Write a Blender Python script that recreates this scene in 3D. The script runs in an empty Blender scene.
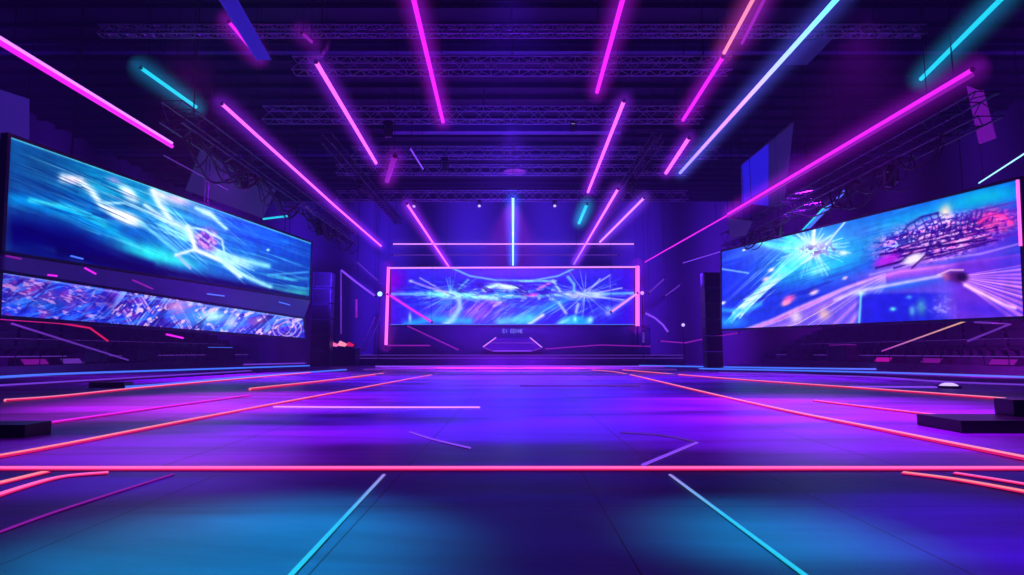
import bpy, math, random
import numpy as np
from mathutils import Vector, Matrix
random.seed(7)
C = bpy.context.scene.collection
R = math.radians

# ------------------------------------------------------------------ camera
FPX = 600.0
CAMZ = 1.2
PITCH = math.atan(64.5 / FPX)
cd = bpy.data.cameras.new('camera'); cam = bpy.data.objects.new('camera', cd); C.objects.link(cam)
cam.location = (0, 0, CAMZ); cam.rotation_euler = (math.pi / 2 + PITCH, 0, 0)
cd.sensor_width = 36; cd.lens = 36 * FPX / 1024; cd.clip_end = 300
bpy.context.scene.camera = cam
FW = Vector((0, math.cos(PITCH), math.sin(PITCH))); UP = Vector((0, -math.sin(PITCH), math.cos(PITCH)))
ORG = Vector((0, 0, CAMZ))

def ray(px, py):
    return FW + Vector((1, 0, 0)) * ((px - 512) / FPX) + UP * ((287.5 - py) / FPX)
def at_y(px, py, Y):
    d = ray(px, py); return ORG + d * (Y / d.y)
def at_z(px, py, Z):
    d = ray(px, py); return ORG + d * ((Z - CAMZ) / d.z)
def at_plane(px, py, p, n):
    d = ray(px, py); return ORG + d * ((p - ORG).dot(n) / d.dot(n))
def project_np(P):
    v = P - np.array(ORG)
    f = v @ np.array(FW); x = v[:, 0]; u = v @ np.array(UP)
    return 512 + FPX * x / f, 287.5 - FPX * u / f

# ------------------------------------------------------------------ materials
def mat(name, col, rough=.5, metal=0., emis=None, est=0., bump=None, spec=.5, noise=None):
    m = bpy.data.materials.new(name); m.use_nodes = True
    nt = m.node_tree; b = nt.nodes['Principled BSDF']
    b.inputs['Base Color'].default_value = (*col, 1); b.inputs['Roughness'].default_value = rough
    b.inputs['Metallic'].default_value = metal; b.inputs['Specular IOR Level'].default_value = spec
    if emis:
        b.inputs['Emission Color'].default_value = (*emis, 1); b.inputs['Emission Strength'].default_value = est
    tc = nt.nodes.new('ShaderNodeTexCoord')
    n = nt.nodes.new('ShaderNodeTexNoise'); n.inputs['Scale'].default_value = noise or 3.0; n.inputs['Detail'].default_value = 4
    nt.links.new(tc.outputs['Object'], n.inputs['Vector'])
    mx = nt.nodes.new('ShaderNodeMix'); mx.data_type = 'RGBA'
    nt.links.new(n.outputs['Fac'], mx.inputs['Factor'])
    mx.inputs['A'].default_value = (*[c * .7 for c in col], 1); mx.inputs['B'].default_value = (*[min(1, c * 1.3) for c in col], 1)
    nt.links.new(mx.outputs['Result'], b.inputs['Base Color'])
    if bump:
        bp = nt.nodes.new('ShaderNodeBump'); bp.inputs['Strength'].default_value = bump; bp.inputs['Distance'].default_value = .05
        nt.links.new(n.outputs['Fac'], bp.inputs['Height']); nt.links.new(bp.outputs['Normal'], b.inputs['Normal'])
    return m

def emat(name, c0, st, c1=None, c2=None):
    """glowing diffuser; with c1 the colour runs along the tube (generated Y)"""
    m = bpy.data.materials.new(name); m.use_nodes = True; nt = m.node_tree
    b = nt.nodes['Principled BSDF']; b.inputs['Base Color'].default_value = (.05, .05, .06, 1); b.inputs['Roughness'].default_value = .5
    b.inputs['Emission Strength'].default_value = st
    tc = nt.nodes.new('ShaderNodeTexCoord'); sp = nt.nodes.new('ShaderNodeSeparateXYZ'); nt.links.new(tc.outputs['Generated'], sp.inputs[0])
    cr = nt.nodes.new('ShaderNodeValToRGB'); nt.links.new(sp.outputs['Y'], cr.inputs[0])
    e = cr.color_ramp.elements; e[0].color = (*c0, 1); e[1].color = (*(c1 or c0), 1)
    if c2:
        k = cr.color_ramp.elements.new(.5); k.color = (*c1, 1); e = cr.color_ramp.elements; e[-1].color = (*c2, 1)
    nt.links.new(cr.outputs[0], b.inputs['Emission Color'])
    return m

TS = 1.0
M = {
 'black': mat('black_powder_coat', (.012, .010, .02), .45),
 'dark': mat('dark_aluminium', (.05, .045, .07), .35, .8),
 'truss': mat('truss_aluminium', (.30, .28, .40), .45, .5),
 'beam': mat('painted_steel_beam', (.09, .07, .22), .5, .2),
 'case': mat('laminate_case', (.03, .025, .06), .4),
 'cable': mat('cable_rubber', (.015, .012, .025), .6),
 'fabric': mat('dark_drape', (.05, .035, .10), .85, bump=.3),
 'stand': mat('stand_concrete', (.07, .055, .13), .6, bump=.2),
 'riser': mat('riser_black', (.006, .005, .012), .35),
 'stage': mat('stage_fascia', (.05, .035, .14), .4),
 'pink': emat('pink_diffuser', (1, .13, .80), 1.5 * TS),
 'magenta': emat('magenta_diffuser', (.78, .015, .85), 1.2 * TS),
 'magdeep': emat('deep_magenta_diffuser', (.30, .01, .42), .8 * TS),
 'lilac': emat('lilac_diffuser', (.62, .20, 1), 1.6 * TS),
 'cyan': emat('cyan_diffuser', (.008, .62, .80), 1.1 * TS),
 'blue': emat('blue_diffuser', (.05, .16, 1), 1.2 * TS),
 'violet': emat('violet_diffuser', (.25, .06, .95), 1.0 * TS),
 'dimvio': emat('dim_violet_diffuser', (.18, .04, .6), .55 * TS),
 'orange': emat('orange_diffuser', (1, .26, .30), 1.0 * TS),
 'red': emat('red_diffuser', (.8, .012, .09), .8 * TS),
 'redpink': emat('red_pink_diffuser', (1, .13, .46), 1.15 * TS),
 'cyanfloor': emat('cyan_floor_diffuser', (.01, .60, .82), 1.0, (.02, .50, .85), (.35, .25, .85)),
 'railgrad': emat('magenta_to_yellow_diffuser', (.9, .5, .12), .9, (.5, .03, .6)),
 'washdim': emat('dim_wash_lens', (.22, .005, .30), .7),
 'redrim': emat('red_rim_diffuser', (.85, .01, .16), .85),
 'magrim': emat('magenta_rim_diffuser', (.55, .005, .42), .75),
 'vivid': emat('vivid_violet_diffuser', (.22, .05, .85), .75),
 'rainbow': emat('cyan_to_lilac_diffuser', (.1, .65, 1), 1.8 * TS, (.62, .22, 1), (.22, .2, 1)),
 'salmon': emat('salmon_diffuser', (1, .27, .42), 1.1 * TS),
 'fadeblue': emat('pink_to_blue_diffuser', (1, .15, .7), 1.8 * TS, (.12, .10, .9)),
 'skyfade': emat('white_cyan_diffuser', (.35, .75, 1), 1.6 * TS),
 'white': emat('white_lens', (.6, .45, 1), 1.3),
 'purlens': emat('purple_lens', (.3, .05, .8), .5),
 'magpanel': emat('magenta_lit_panel', (.22, .01, .42), .8),
}

# ------------------------------------------------------------------ mesh helpers
class MB:
    def __init__(s): s.v = []; s.f = []
    def box(s, c, d, rz=0, rx=0, ry=0):
        m = Matrix.Rotation(rz, 3, 'Z') @ Matrix.Rotation(ry, 3, 'Y') @ Matrix.Rotation(rx, 3, 'X'); o = len(s.v)
        for x in (-1, 1):
            for y in (-1, 1):
                for z in (-1, 1):
                    s.v.append(Vector(c) + m @ Vector((x * d[0] / 2, y * d[1] / 2, z * d[2] / 2)))
        s.f += [tuple(o + i for i in q) for q in ((0, 1, 3, 2), (4, 6, 7, 5), (0, 4, 5, 1), (2, 3, 7, 6), (0, 2, 6, 4), (1, 5, 7, 3))]
        return s
    def beam(s, a, b, w, h, up=Vector((0, 0, 1))):
        a = Vector(a); b = Vector(b); d = (b - a).normalized()
        if abs(d.dot(up)) > .98: up = Vector((0, 1, 0))
        x = d.cross(up).normalized(); z = x.cross(d).normalized(); o = len(s.v)
        for p in (a, b):
            for i, j in ((-1, -1), (1, -1), (1, 1), (-1, 1)): s.v.append(p + x * i * w / 2 + z * j * h / 2)
        s.f += [(o, o + 3, o + 2, o + 1), (o + 4, o + 5, o + 6, o + 7)] + [(o + i, o + (i + 1) % 4, o + 4 + (i + 1) % 4, o + 4 + i) for i in range(4)]
        return s
    def tube(s, pts, r, n=8, r2=None):
        pts = [Vector(p) for p in pts]; k = len(pts); o = len(s.v)
        pu = None
        for i, p in enumerate(pts):
            d = (pts[min(i + 1, k - 1)] - pts[max(i - 1, 0)]).normalized()
            u = pu if pu else (Vector((0, 0, 1)) if abs(d.z) < .9 else Vector((1, 0, 0)))
            x = d.cross(u).normalized(); y = x.cross(d).normalized(); pu = y
            rr = r if r2 is None else r + (r2 - r) * i / (k - 1)
            for j in range(n):
                a = 2 * math.pi * j / n; s.v.append(p + x * rr * math.cos(a) + y * rr * math.sin(a))
        for i in range(k - 1):
            for j in range(n):
                s.f.append((o + i * n + j, o + i * n + (j + 1) % n, o + (i + 1) * n + (j + 1) % n, o + (i + 1) * n + j))
        s.f.append(tuple(o + j for j in range(n))[::-1]); s.f.append(tuple(o + (k - 1) * n + j for j in range(n)))
        return s
    def poly(s, pts, th):
        """flat panel from a planar loop of points, extruded by vector th"""
        o = len(s.v); n = len(pts); th = Vector(th)
        s.v += [Vector(p) for p in pts] + [Vector(p) + th for p in pts]
        s.f += [tuple(o + i for i in range(n)), tuple(o + n + i for i in range(n))[::-1]]
        s.f += [(o + i, o + n + i, o + n + (i + 1) % n, o + (i + 1) % n) for i in range(n)]
        return s
    def build(s, name, m, parent=None, smooth=False, bevel=0):
        org = parent_loc(parent)
        me = bpy.data.meshes.new(name); me.from_pydata([tuple(v - org) for v in s.v], [], s.f); me.update()
        if smooth:
            for p in me.polygons: p.use_smooth = True
        me.materials.append(m); o = bpy.data.objects.new(name, me); C.objects.link(o)
        if parent: o.parent = parent
        if bevel:
            b = o.modifiers.new('bevel', 'BEVEL'); b.width = bevel; b.segments = 2
        return o

LOC = {}
def parent_loc(p):
    t = Vector((0, 0, 0))
    while p: t += Vector(p.location); p = p.parent
    return t
def tag(o, label, cat, group=None, kind=None):
    o['label'] = label; o['category'] = cat
    if group: o['group'] = group
    if kind: o['kind'] = kind
    return o
def thing(name, loc, label, cat, group=None):
    o = bpy.data.objects.new(name, None); C.objects.link(o); o.location = loc; o.empty_display_size = .3
    return tag(o, label, cat, group)
def struct(name, mb, m, label=None):
    o = mb.build(name, m); o['kind'] = 'structure'
    if label: o['label'] = label
    return o

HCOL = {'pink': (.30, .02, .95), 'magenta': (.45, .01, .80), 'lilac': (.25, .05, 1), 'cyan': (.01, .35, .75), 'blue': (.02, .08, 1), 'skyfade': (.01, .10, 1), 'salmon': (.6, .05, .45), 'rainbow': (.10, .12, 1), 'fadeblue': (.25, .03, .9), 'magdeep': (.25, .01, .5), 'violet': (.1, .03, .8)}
GM = {}
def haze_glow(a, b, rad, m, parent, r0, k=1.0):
    """painted halo around a tube: a cylinder of emissive air in place of lit haze, densest at the axis"""
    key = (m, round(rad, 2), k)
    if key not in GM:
        mm = bpy.data.materials.new('painted_haze_' + m); mm.use_nodes = True; nt = mm.node_tree; nt.nodes.clear(); L = nt.links.new
        out = nt.nodes.new('ShaderNodeOutputMaterial'); em = nt.nodes.new('ShaderNodeEmission'); em.inputs['Color'].default_value = (*HCOL[m], 1)  # tube halo put in as volume emission
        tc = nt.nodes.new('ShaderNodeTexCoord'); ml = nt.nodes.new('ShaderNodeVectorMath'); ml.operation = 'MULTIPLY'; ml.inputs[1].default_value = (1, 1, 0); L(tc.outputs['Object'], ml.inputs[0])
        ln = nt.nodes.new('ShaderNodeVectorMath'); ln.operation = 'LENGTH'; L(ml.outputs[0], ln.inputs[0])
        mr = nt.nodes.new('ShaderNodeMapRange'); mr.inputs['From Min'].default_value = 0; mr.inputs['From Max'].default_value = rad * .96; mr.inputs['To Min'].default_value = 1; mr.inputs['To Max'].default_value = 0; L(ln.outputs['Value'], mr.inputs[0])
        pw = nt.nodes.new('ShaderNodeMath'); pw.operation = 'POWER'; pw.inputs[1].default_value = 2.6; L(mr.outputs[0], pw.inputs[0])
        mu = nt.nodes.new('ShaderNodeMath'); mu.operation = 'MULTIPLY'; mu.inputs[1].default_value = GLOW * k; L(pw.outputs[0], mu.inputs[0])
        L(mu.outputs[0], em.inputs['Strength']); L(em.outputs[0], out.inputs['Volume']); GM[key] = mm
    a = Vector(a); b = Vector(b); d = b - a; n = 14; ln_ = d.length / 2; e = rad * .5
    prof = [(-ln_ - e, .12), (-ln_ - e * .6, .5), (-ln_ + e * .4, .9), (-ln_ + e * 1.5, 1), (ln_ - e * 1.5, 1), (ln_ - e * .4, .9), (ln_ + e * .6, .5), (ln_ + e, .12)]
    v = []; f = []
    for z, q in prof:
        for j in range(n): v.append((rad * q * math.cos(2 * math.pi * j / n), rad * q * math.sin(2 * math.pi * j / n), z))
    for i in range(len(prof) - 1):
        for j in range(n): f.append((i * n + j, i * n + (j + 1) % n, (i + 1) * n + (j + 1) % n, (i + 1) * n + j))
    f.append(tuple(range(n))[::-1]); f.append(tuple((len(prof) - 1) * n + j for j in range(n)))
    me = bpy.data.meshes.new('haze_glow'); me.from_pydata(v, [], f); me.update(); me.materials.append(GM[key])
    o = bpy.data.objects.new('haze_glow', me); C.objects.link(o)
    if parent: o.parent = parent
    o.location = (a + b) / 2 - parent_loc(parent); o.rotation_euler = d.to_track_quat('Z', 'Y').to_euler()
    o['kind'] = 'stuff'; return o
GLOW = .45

# ------------------------------------------------------------------ room shell
WX, Y0, Y1, HC = 32.0, -8.0, 62.0, 17.0
HR = HC - .3
def floor_mat(name, base, rough, tile, joint):
    m = bpy.data.materials.new(name); m.use_nodes = True; nt = m.node_tree; b = nt.nodes['Principled BSDF']; L = nt.links.new
    tc = nt.nodes.new('ShaderNodeTexCoord')
    mp = nt.nodes.new('ShaderNodeMapping'); mp.inputs['Scale'].default_value = (.16, .75, 1); L(tc.outputs['Object'], mp.inputs[0])
    n = nt.nodes.new('ShaderNodeTexNoise'); n.inputs['Scale'].default_value = 1.0; n.inputs['Detail'].default_value = 6; n.inputs['Distortion'].default_value = .6
    L(mp.outputs[0], n.inputs['Vector'])
    cr = nt.nodes.new('ShaderNodeValToRGB'); L(n.outputs['Fac'], cr.inputs[0])
    cr.color_ramp.elements[0].position = .32; cr.color_ramp.elements[1].position = .68
    cr.color_ramp.elements[0].color = (*[c * .22 for c in base], 1); cr.color_ramp.elements[1].color = (*[c * 1.6 for c in base], 1)  # light and dark streaks painted into base colour in place of floor highlights
    bk = nt.nodes.new('ShaderNodeTexBrick'); bk.offset = 0; bk.inputs['Scale'].default_value = 1; bk.inputs['Brick Width'].default_value = tile; bk.inputs['Row Height'].default_value = tile
    bk.inputs['Mortar Size'].default_value = joint; bk.inputs['Mortar Smooth'].default_value = .4
    mo = nt.nodes.new('ShaderNodeMapping'); mo.inputs['Location'].default_value = (1.1, .55, 0); L(tc.outputs['Object'], mo.inputs[0]); L(mo.outputs[0], bk.inputs['Vector'])
    inv = nt.nodes.new('ShaderNodeMath'); inv.operation = 'MULTIPLY_ADD'; inv.inputs[1].default_value = -.7; inv.inputs[2].default_value = 1.0; L(bk.outputs['Fac'], inv.inputs[0])
    mx = nt.nodes.new('ShaderNodeMix'); mx.data_type = 'RGBA'; mx.blend_type = 'MULTIPLY'; mx.inputs['Factor'].default_value = 1
    L(cr.outputs[0], mx.inputs['A']); L(inv.outputs[0], mx.inputs['B']); L(mx.outputs['Result'], b.inputs['Base Color'])
    rr = nt.nodes.new('ShaderNodeMapRange'); rr.inputs['To Min'].default_value = rough - .09; rr.inputs['To Max'].default_value = rough + .12; L(n.outputs['Fac'], rr.inputs[0])
    L(rr.outputs[0], b.inputs['Roughness']); b.inputs['Specular IOR Level'].default_value = .35
    mp2 = nt.nodes.new('ShaderNodeMapping'); mp2.inputs['Scale'].default_value = (.5, 2.2, 1); L(tc.outputs['Object'], mp2.inputs[0])
    n2 = nt.nodes.new('ShaderNodeTexNoise'); n2.inputs['Scale'].default_value = 1.1; n2.inputs['Detail'].default_value = 3; L(mp2.outputs[0], n2.inputs['Vector'])
    bp = nt.nodes.new('ShaderNodeBump'); bp.inputs['Strength'].default_value = .25; bp.inputs['Distance'].default_value = .03
    L(n2.outputs['Fac'], bp.inputs['Height']); L(bp.outputs['Normal'], b.inputs['Normal'])
    return m
YR = at_z(512, 469, 0).y           # the red line across the floor
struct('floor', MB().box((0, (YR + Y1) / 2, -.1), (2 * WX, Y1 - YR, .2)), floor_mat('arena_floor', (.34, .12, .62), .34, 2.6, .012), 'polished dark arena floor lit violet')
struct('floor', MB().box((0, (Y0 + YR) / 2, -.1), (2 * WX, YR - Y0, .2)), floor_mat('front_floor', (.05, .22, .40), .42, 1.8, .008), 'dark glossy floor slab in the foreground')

def wall_mat(name, col, sx):
    m = mat(name, col, .7, bump=.2); nt = m.node_tree; b = nt.nodes['Principled BSDF']
    tc = nt.nodes.new('ShaderNodeTexCoord'); w = nt.nodes.new('ShaderNodeTexWave'); w.bands_direction = sx; w.inputs['Scale'].default_value = .035; w.inputs['Distortion'].default_value = 1.2; w.inputs['Detail'].default_value = 2; w.inputs['Detail Scale'].default_value = .6
    nt.links.new(tc.outputs['Object'], w.inputs['Vector'])
    cr = nt.nodes.new('ShaderNodeValToRGB'); nt.links.new(w.outputs['Fac'], cr.inputs[0])
    cr.color_ramp.elements[0].color = (*[c * .35 for c in col], 1); cr.color_ramp.elements[1].color = (*[c * 1.6 for c in col], 1)
    nt.links.new(cr.outputs[0], b.inputs['Base Color'])
    return m
wm = wall_mat('side_wall_paint', (.09, .07, .17), 'Y'); wb = wall_mat('back_wall_paint', (.16, .12, .3), 'X')
struct('wall_left', MB().box((-WX - .1, (Y0 + Y1) / 2, HC / 2), (.2, Y1 - Y0, HC)), wm)
struct('wall_right', MB().box((WX + .1, (Y0 + Y1) / 2, HC / 2), (.2, Y1 - Y0, HC)), wm)
struct('wall_back', MB().box((0, Y1 + .1, HC / 2), (2 * WX, .2, HC)), wb)
struct('wall_front', MB().box((0, Y0 - .1, HC / 2), (2 * WX, .2, HC)), wm)
ce = MB().box((0, (Y0 + Y1) / 2, HC + .1), (2 * WX, Y1 - Y0, .2))
for i in range(34): ce.box((0, 6 + i * 1.65, HC - .14), (2 * WX - .02, .16, .26))
struct('ceiling', ce, mat('roof_deck', (.012, .009, .03), .7), 'dark ribbed roof deck')
# deep roof girders
for i, (yy, w) in enumerate(((20, .5), (29, .35), (45, .5))):
    g = MB().box((0, yy, HC - .65), (2 * WX - .1, w, .12)).box((0, yy, HC - .33), (2 * WX - .1, .08, .6)).box((0, yy, HC - .3), (2 * WX - .1, w, .06))
    struct('trim_%d' % (i + 1), g, M['beam'], 'dark roof girder')

# ------------------------------------------------------------------ LED screens painted procedurally
class Canvas:
    def __init__(s, X, Y, seed=1):
        s.X = X; s.Y = Y; s.C = np.zeros(X.shape + (3,)); s.rng = np.random.RandomState(seed)
    def mix(s, m, col, a=1.0):
        m = np.clip(m * a, 0, 1)[..., None]; s.C = s.C * (1 - m) + (np.array(col, float) / 255.) * m
    def add(s, m, col, a=1.0):
        s.C = s.C + (m * a)[..., None] * (np.array(col, float) / 255.)
    def blobm(s, cx, cy, rx, ry, ang=0, p=2):
        a = math.radians(ang); dx = s.X - cx; dy = s.Y - cy
        u = (dx * math.cos(a) + dy * math.sin(a)) / rx; v = (-dx * math.sin(a) + dy * math.cos(a)) / ry
        return np.exp(-((u * u + v * v) ** (p / 2)))
    def blob(s, cx, cy, rx, ry, ang, col, a=1.0, p=2): s.mix(s.blobm(cx, cy, rx, ry, ang, p), col, a)
    def linem(s, pts, w, w2=None, soft=2):
        m = np.zeros(s.X.shape); n = len(pts) - 1; w2 = w if w2 is None else w2
        for i in range(n):
            (x0, y0), (x1, y1) = pts[i], pts[i + 1]; L2 = (x1 - x0) ** 2 + (y1 - y0) ** 2 + 1e-9
            t = np.clip(((s.X - x0) * (x1 - x0) + (s.Y - y0) * (y1 - y0)) / L2, 0, 1)
            d = np.hypot(s.X - x0 - t * (x1 - x0), s.Y - y0 - t * (y1 - y0))
            ww = w + (w2 - w) * (i + t) / n
            m = np.maximum(m, np.exp(-(d / ww) ** soft))
        return m
    def line(s, pts, w, col, a=1.0, w2=None, soft=2): s.mix(s.linem(pts, w, w2, soft), col, a)
    def noise(s, sx, sy, ang=0, seed=0, U=None, V=None):
        r = np.random.RandomState(seed); G = r.rand(257, 257)
        a = math.radians(ang)
        if U is None:
            U = s.X * math.cos(a) + s.Y * math.sin(a); V = -s.X * math.sin(a) + s.Y * math.cos(a)
        out = 0; amp = 1; tot = 0
        for o in range(3):
            u = U / sx * 2 ** o + 500 + o * 7; v = V / sy * 2 ** o + 500 + o * 3
            iu = np.floor(u).astype(int); iv = np.floor(v).astype(int); fu = u - iu; fv = v - iv
            fu = fu * fu * (3 - 2 * fu); fv = fv * fv * (3 - 2 * fv); iu %= 256; iv %= 256
            q = (G[iu, iv] * (1 - fu) + G[iu + 1, iv] * fu) * (1 - fv) + (G[iu, iv + 1] * (1 - fu) + G[iu + 1, iv + 1] * fu) * fv
            out = out + q * amp; tot += amp; amp *= .55
        return out / tot
    def streak(s, sx, sy, ang, col, a, lo=.55, hi=.8, mask=1.0, seed=0):
        n = s.noise(sx, sy, ang, seed); s.mix(np.clip((n - lo) / (hi - lo), 0, 1) * mask, col, a)
    def rays(s, cx, cy, n, r0, r1, w, col, a, a0=0, a1=360, sq=1.0):
        for i in range(n):
            t = math.radians(s.rng.uniform(a0, a1)); q0 = r0 * s.rng.uniform(.2, 1.5); q1 = r1 * s.rng.uniform(.4, 1)
            s.line([(cx + math.cos(t) * q0, cy + math.sin(t) * q0 * sq), (cx + math.cos(t) * q1, cy + math.sin(t) * q1 * sq)], w * s.rng.uniform(.5, 1.3), col, a * s.rng.uniform(.4, 1), w * .3)

def screen_mat():
    m = bpy.data.materials.new('led_screen'); m.use_nodes = True; nt = m.node_tree; b = nt.nodes['Principled BSDF']
    b.inputs['Base Color'].default_value = (.004, .004, .006, 1); b.inputs['Roughness'].default_value = .6; b.inputs['Specular IOR Level'].default_value = .1
    at = nt.nodes.new('ShaderNodeAttribute'); at.attribute_name = 'picture'
    tc = nt.nodes.new('ShaderNodeTexCoord'); n = nt.nodes.new('ShaderNodeTexNoise'); n.inputs['Scale'].default_value = 2.2; n.inputs['Detail'].default_value = 6
    nt.links.new(tc.outputs['Object'], n.inputs['Vector'])
    mr = nt.nodes.new('ShaderNodeMapRange'); mr.inputs['From Min'].default_value = .3; mr.inputs['From Max'].default_value = .7; mr.inputs['To Min'].default_value = .95; mr.inputs['To Max'].default_value = 1.3; nt.links.new(n.outputs['Fac'], mr.inputs[0])
    nt.links.new(at.outputs['Color'], b.inputs['Emission Color']); nt.links.new(mr.outputs[0], b.inputs['Emission Strength'])
    return m
SM = screen_mat()

def make_screen(name, root, quad, nu, nv, paint, seed=1):
    """quad: bottom-left, bottom-right, top-right, top-left corners in world space"""
    bl, br, tr, tl = [np.array(q) for q in quad]
    u = np.linspace(0, 1, nu)[None, :, None]; v = np.linspace(0, 1, nv)[:, None, None]
    P = (bl * (1 - u) + br * u) * (1 - v) + (tl * (1 - u) + tr * u) * v
    P = P.reshape(-1, 3); X, Y = project_np(P); X = X.reshape(nv, nu); Y = Y.reshape(nv, nu)
    cv = Canvas(X, Y, seed); paint(cv)
    col = np.clip((cv.C - .05) * 1.12, 0, 1).reshape(-1, 3); lin = np.where(col <= .04045, col / 12.92, ((col + .055) / 1.055) ** 2.4)
    me = bpy.data.meshes.new(name); org = np.array(parent_loc(root)); P = P - org
    i = np.arange(nu - 1)[None, :] + np.arange(nv - 1)[:, None] * nu; i = i.reshape(-1)
    F = np.stack([i, i + 1, i + 1 + nu, i + nu], 1)
    me.from_pydata(P.tolist(), [], F.tolist()); me.update()
    ca = me.color_attributes.new('picture', 'FLOAT_COLOR', 'POINT')
    ca.data.foreach_set('color', np.concatenate([lin, np.ones((len(lin), 1))], 1).astype(np.float32).ravel())
    me.materials.append(SM); o = bpy.data.objects.new(name, me); C.objects.link(o); o.parent = root
    return o

def screen_thing(name, quad, label, nu, nv, paint, bez=.12, depth=.35, wires=True, seed=1, trim=None):
    bl, br, tr, tl = [Vector(q) for q in quad]
    n = (br - bl).cross(tl - bl).normalized()
    if n.dot(ORG - bl) < 0: n = -n
    c = (bl + br + tr + tl) / 4
    root = thing(name, (c.x, c.y, min(bl.z, br.z)), label, 'screen')
    make_screen('display', root, quad, nu, nv, paint, seed)
    back = [p - n * .03 for p in (bl, br, tr, tl)]
    MB().poly(back, -n * depth).build('cabinet', M['black'], root)
    f = MB(); q = [bl, br, tr, tl]
    for i in range(4):
        a, b2 = q[i], q[(i + 1) % 4]; d = (b2 - a).normalized(); e = d.cross(n)
        if e.dot(a - c) < 0: e = -e
        f.beam(a + e * bez / 2 - d * bez - n * .1, b2 + e * bez / 2 + d * bez - n * .1, bez, .3, n)
    f.build('bezel', M['dark'], root)
    if wires:
        for t in (.12, .5, .88):
            p = tl.lerp(tr, t) - n * .15
            MB().tube([p, (p.x, p.y, HR)], .02, 6).build('hanging_wire', M['cable'], root)
    return root, n

# planes of the side screens
pL = at_y(10, 137, 20); pL2 = Vector((-13.67, 40.8, 0)); dL = (pL2 - Vector((pL.x, 20, 0))).normalized(); nL = Vector((dL.y, -dL.x, 0))
pR = at_y(1021, 180, 22); dR = Vector((-.29, 1, 0)).normalized(); nR = Vector((-dR.y, dR.x, 0))
LQ = lambda x, y: at_plane(x, y, pL, nL)
RQ = lambda x, y: at_plane(x, y, pR, nR)

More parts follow.
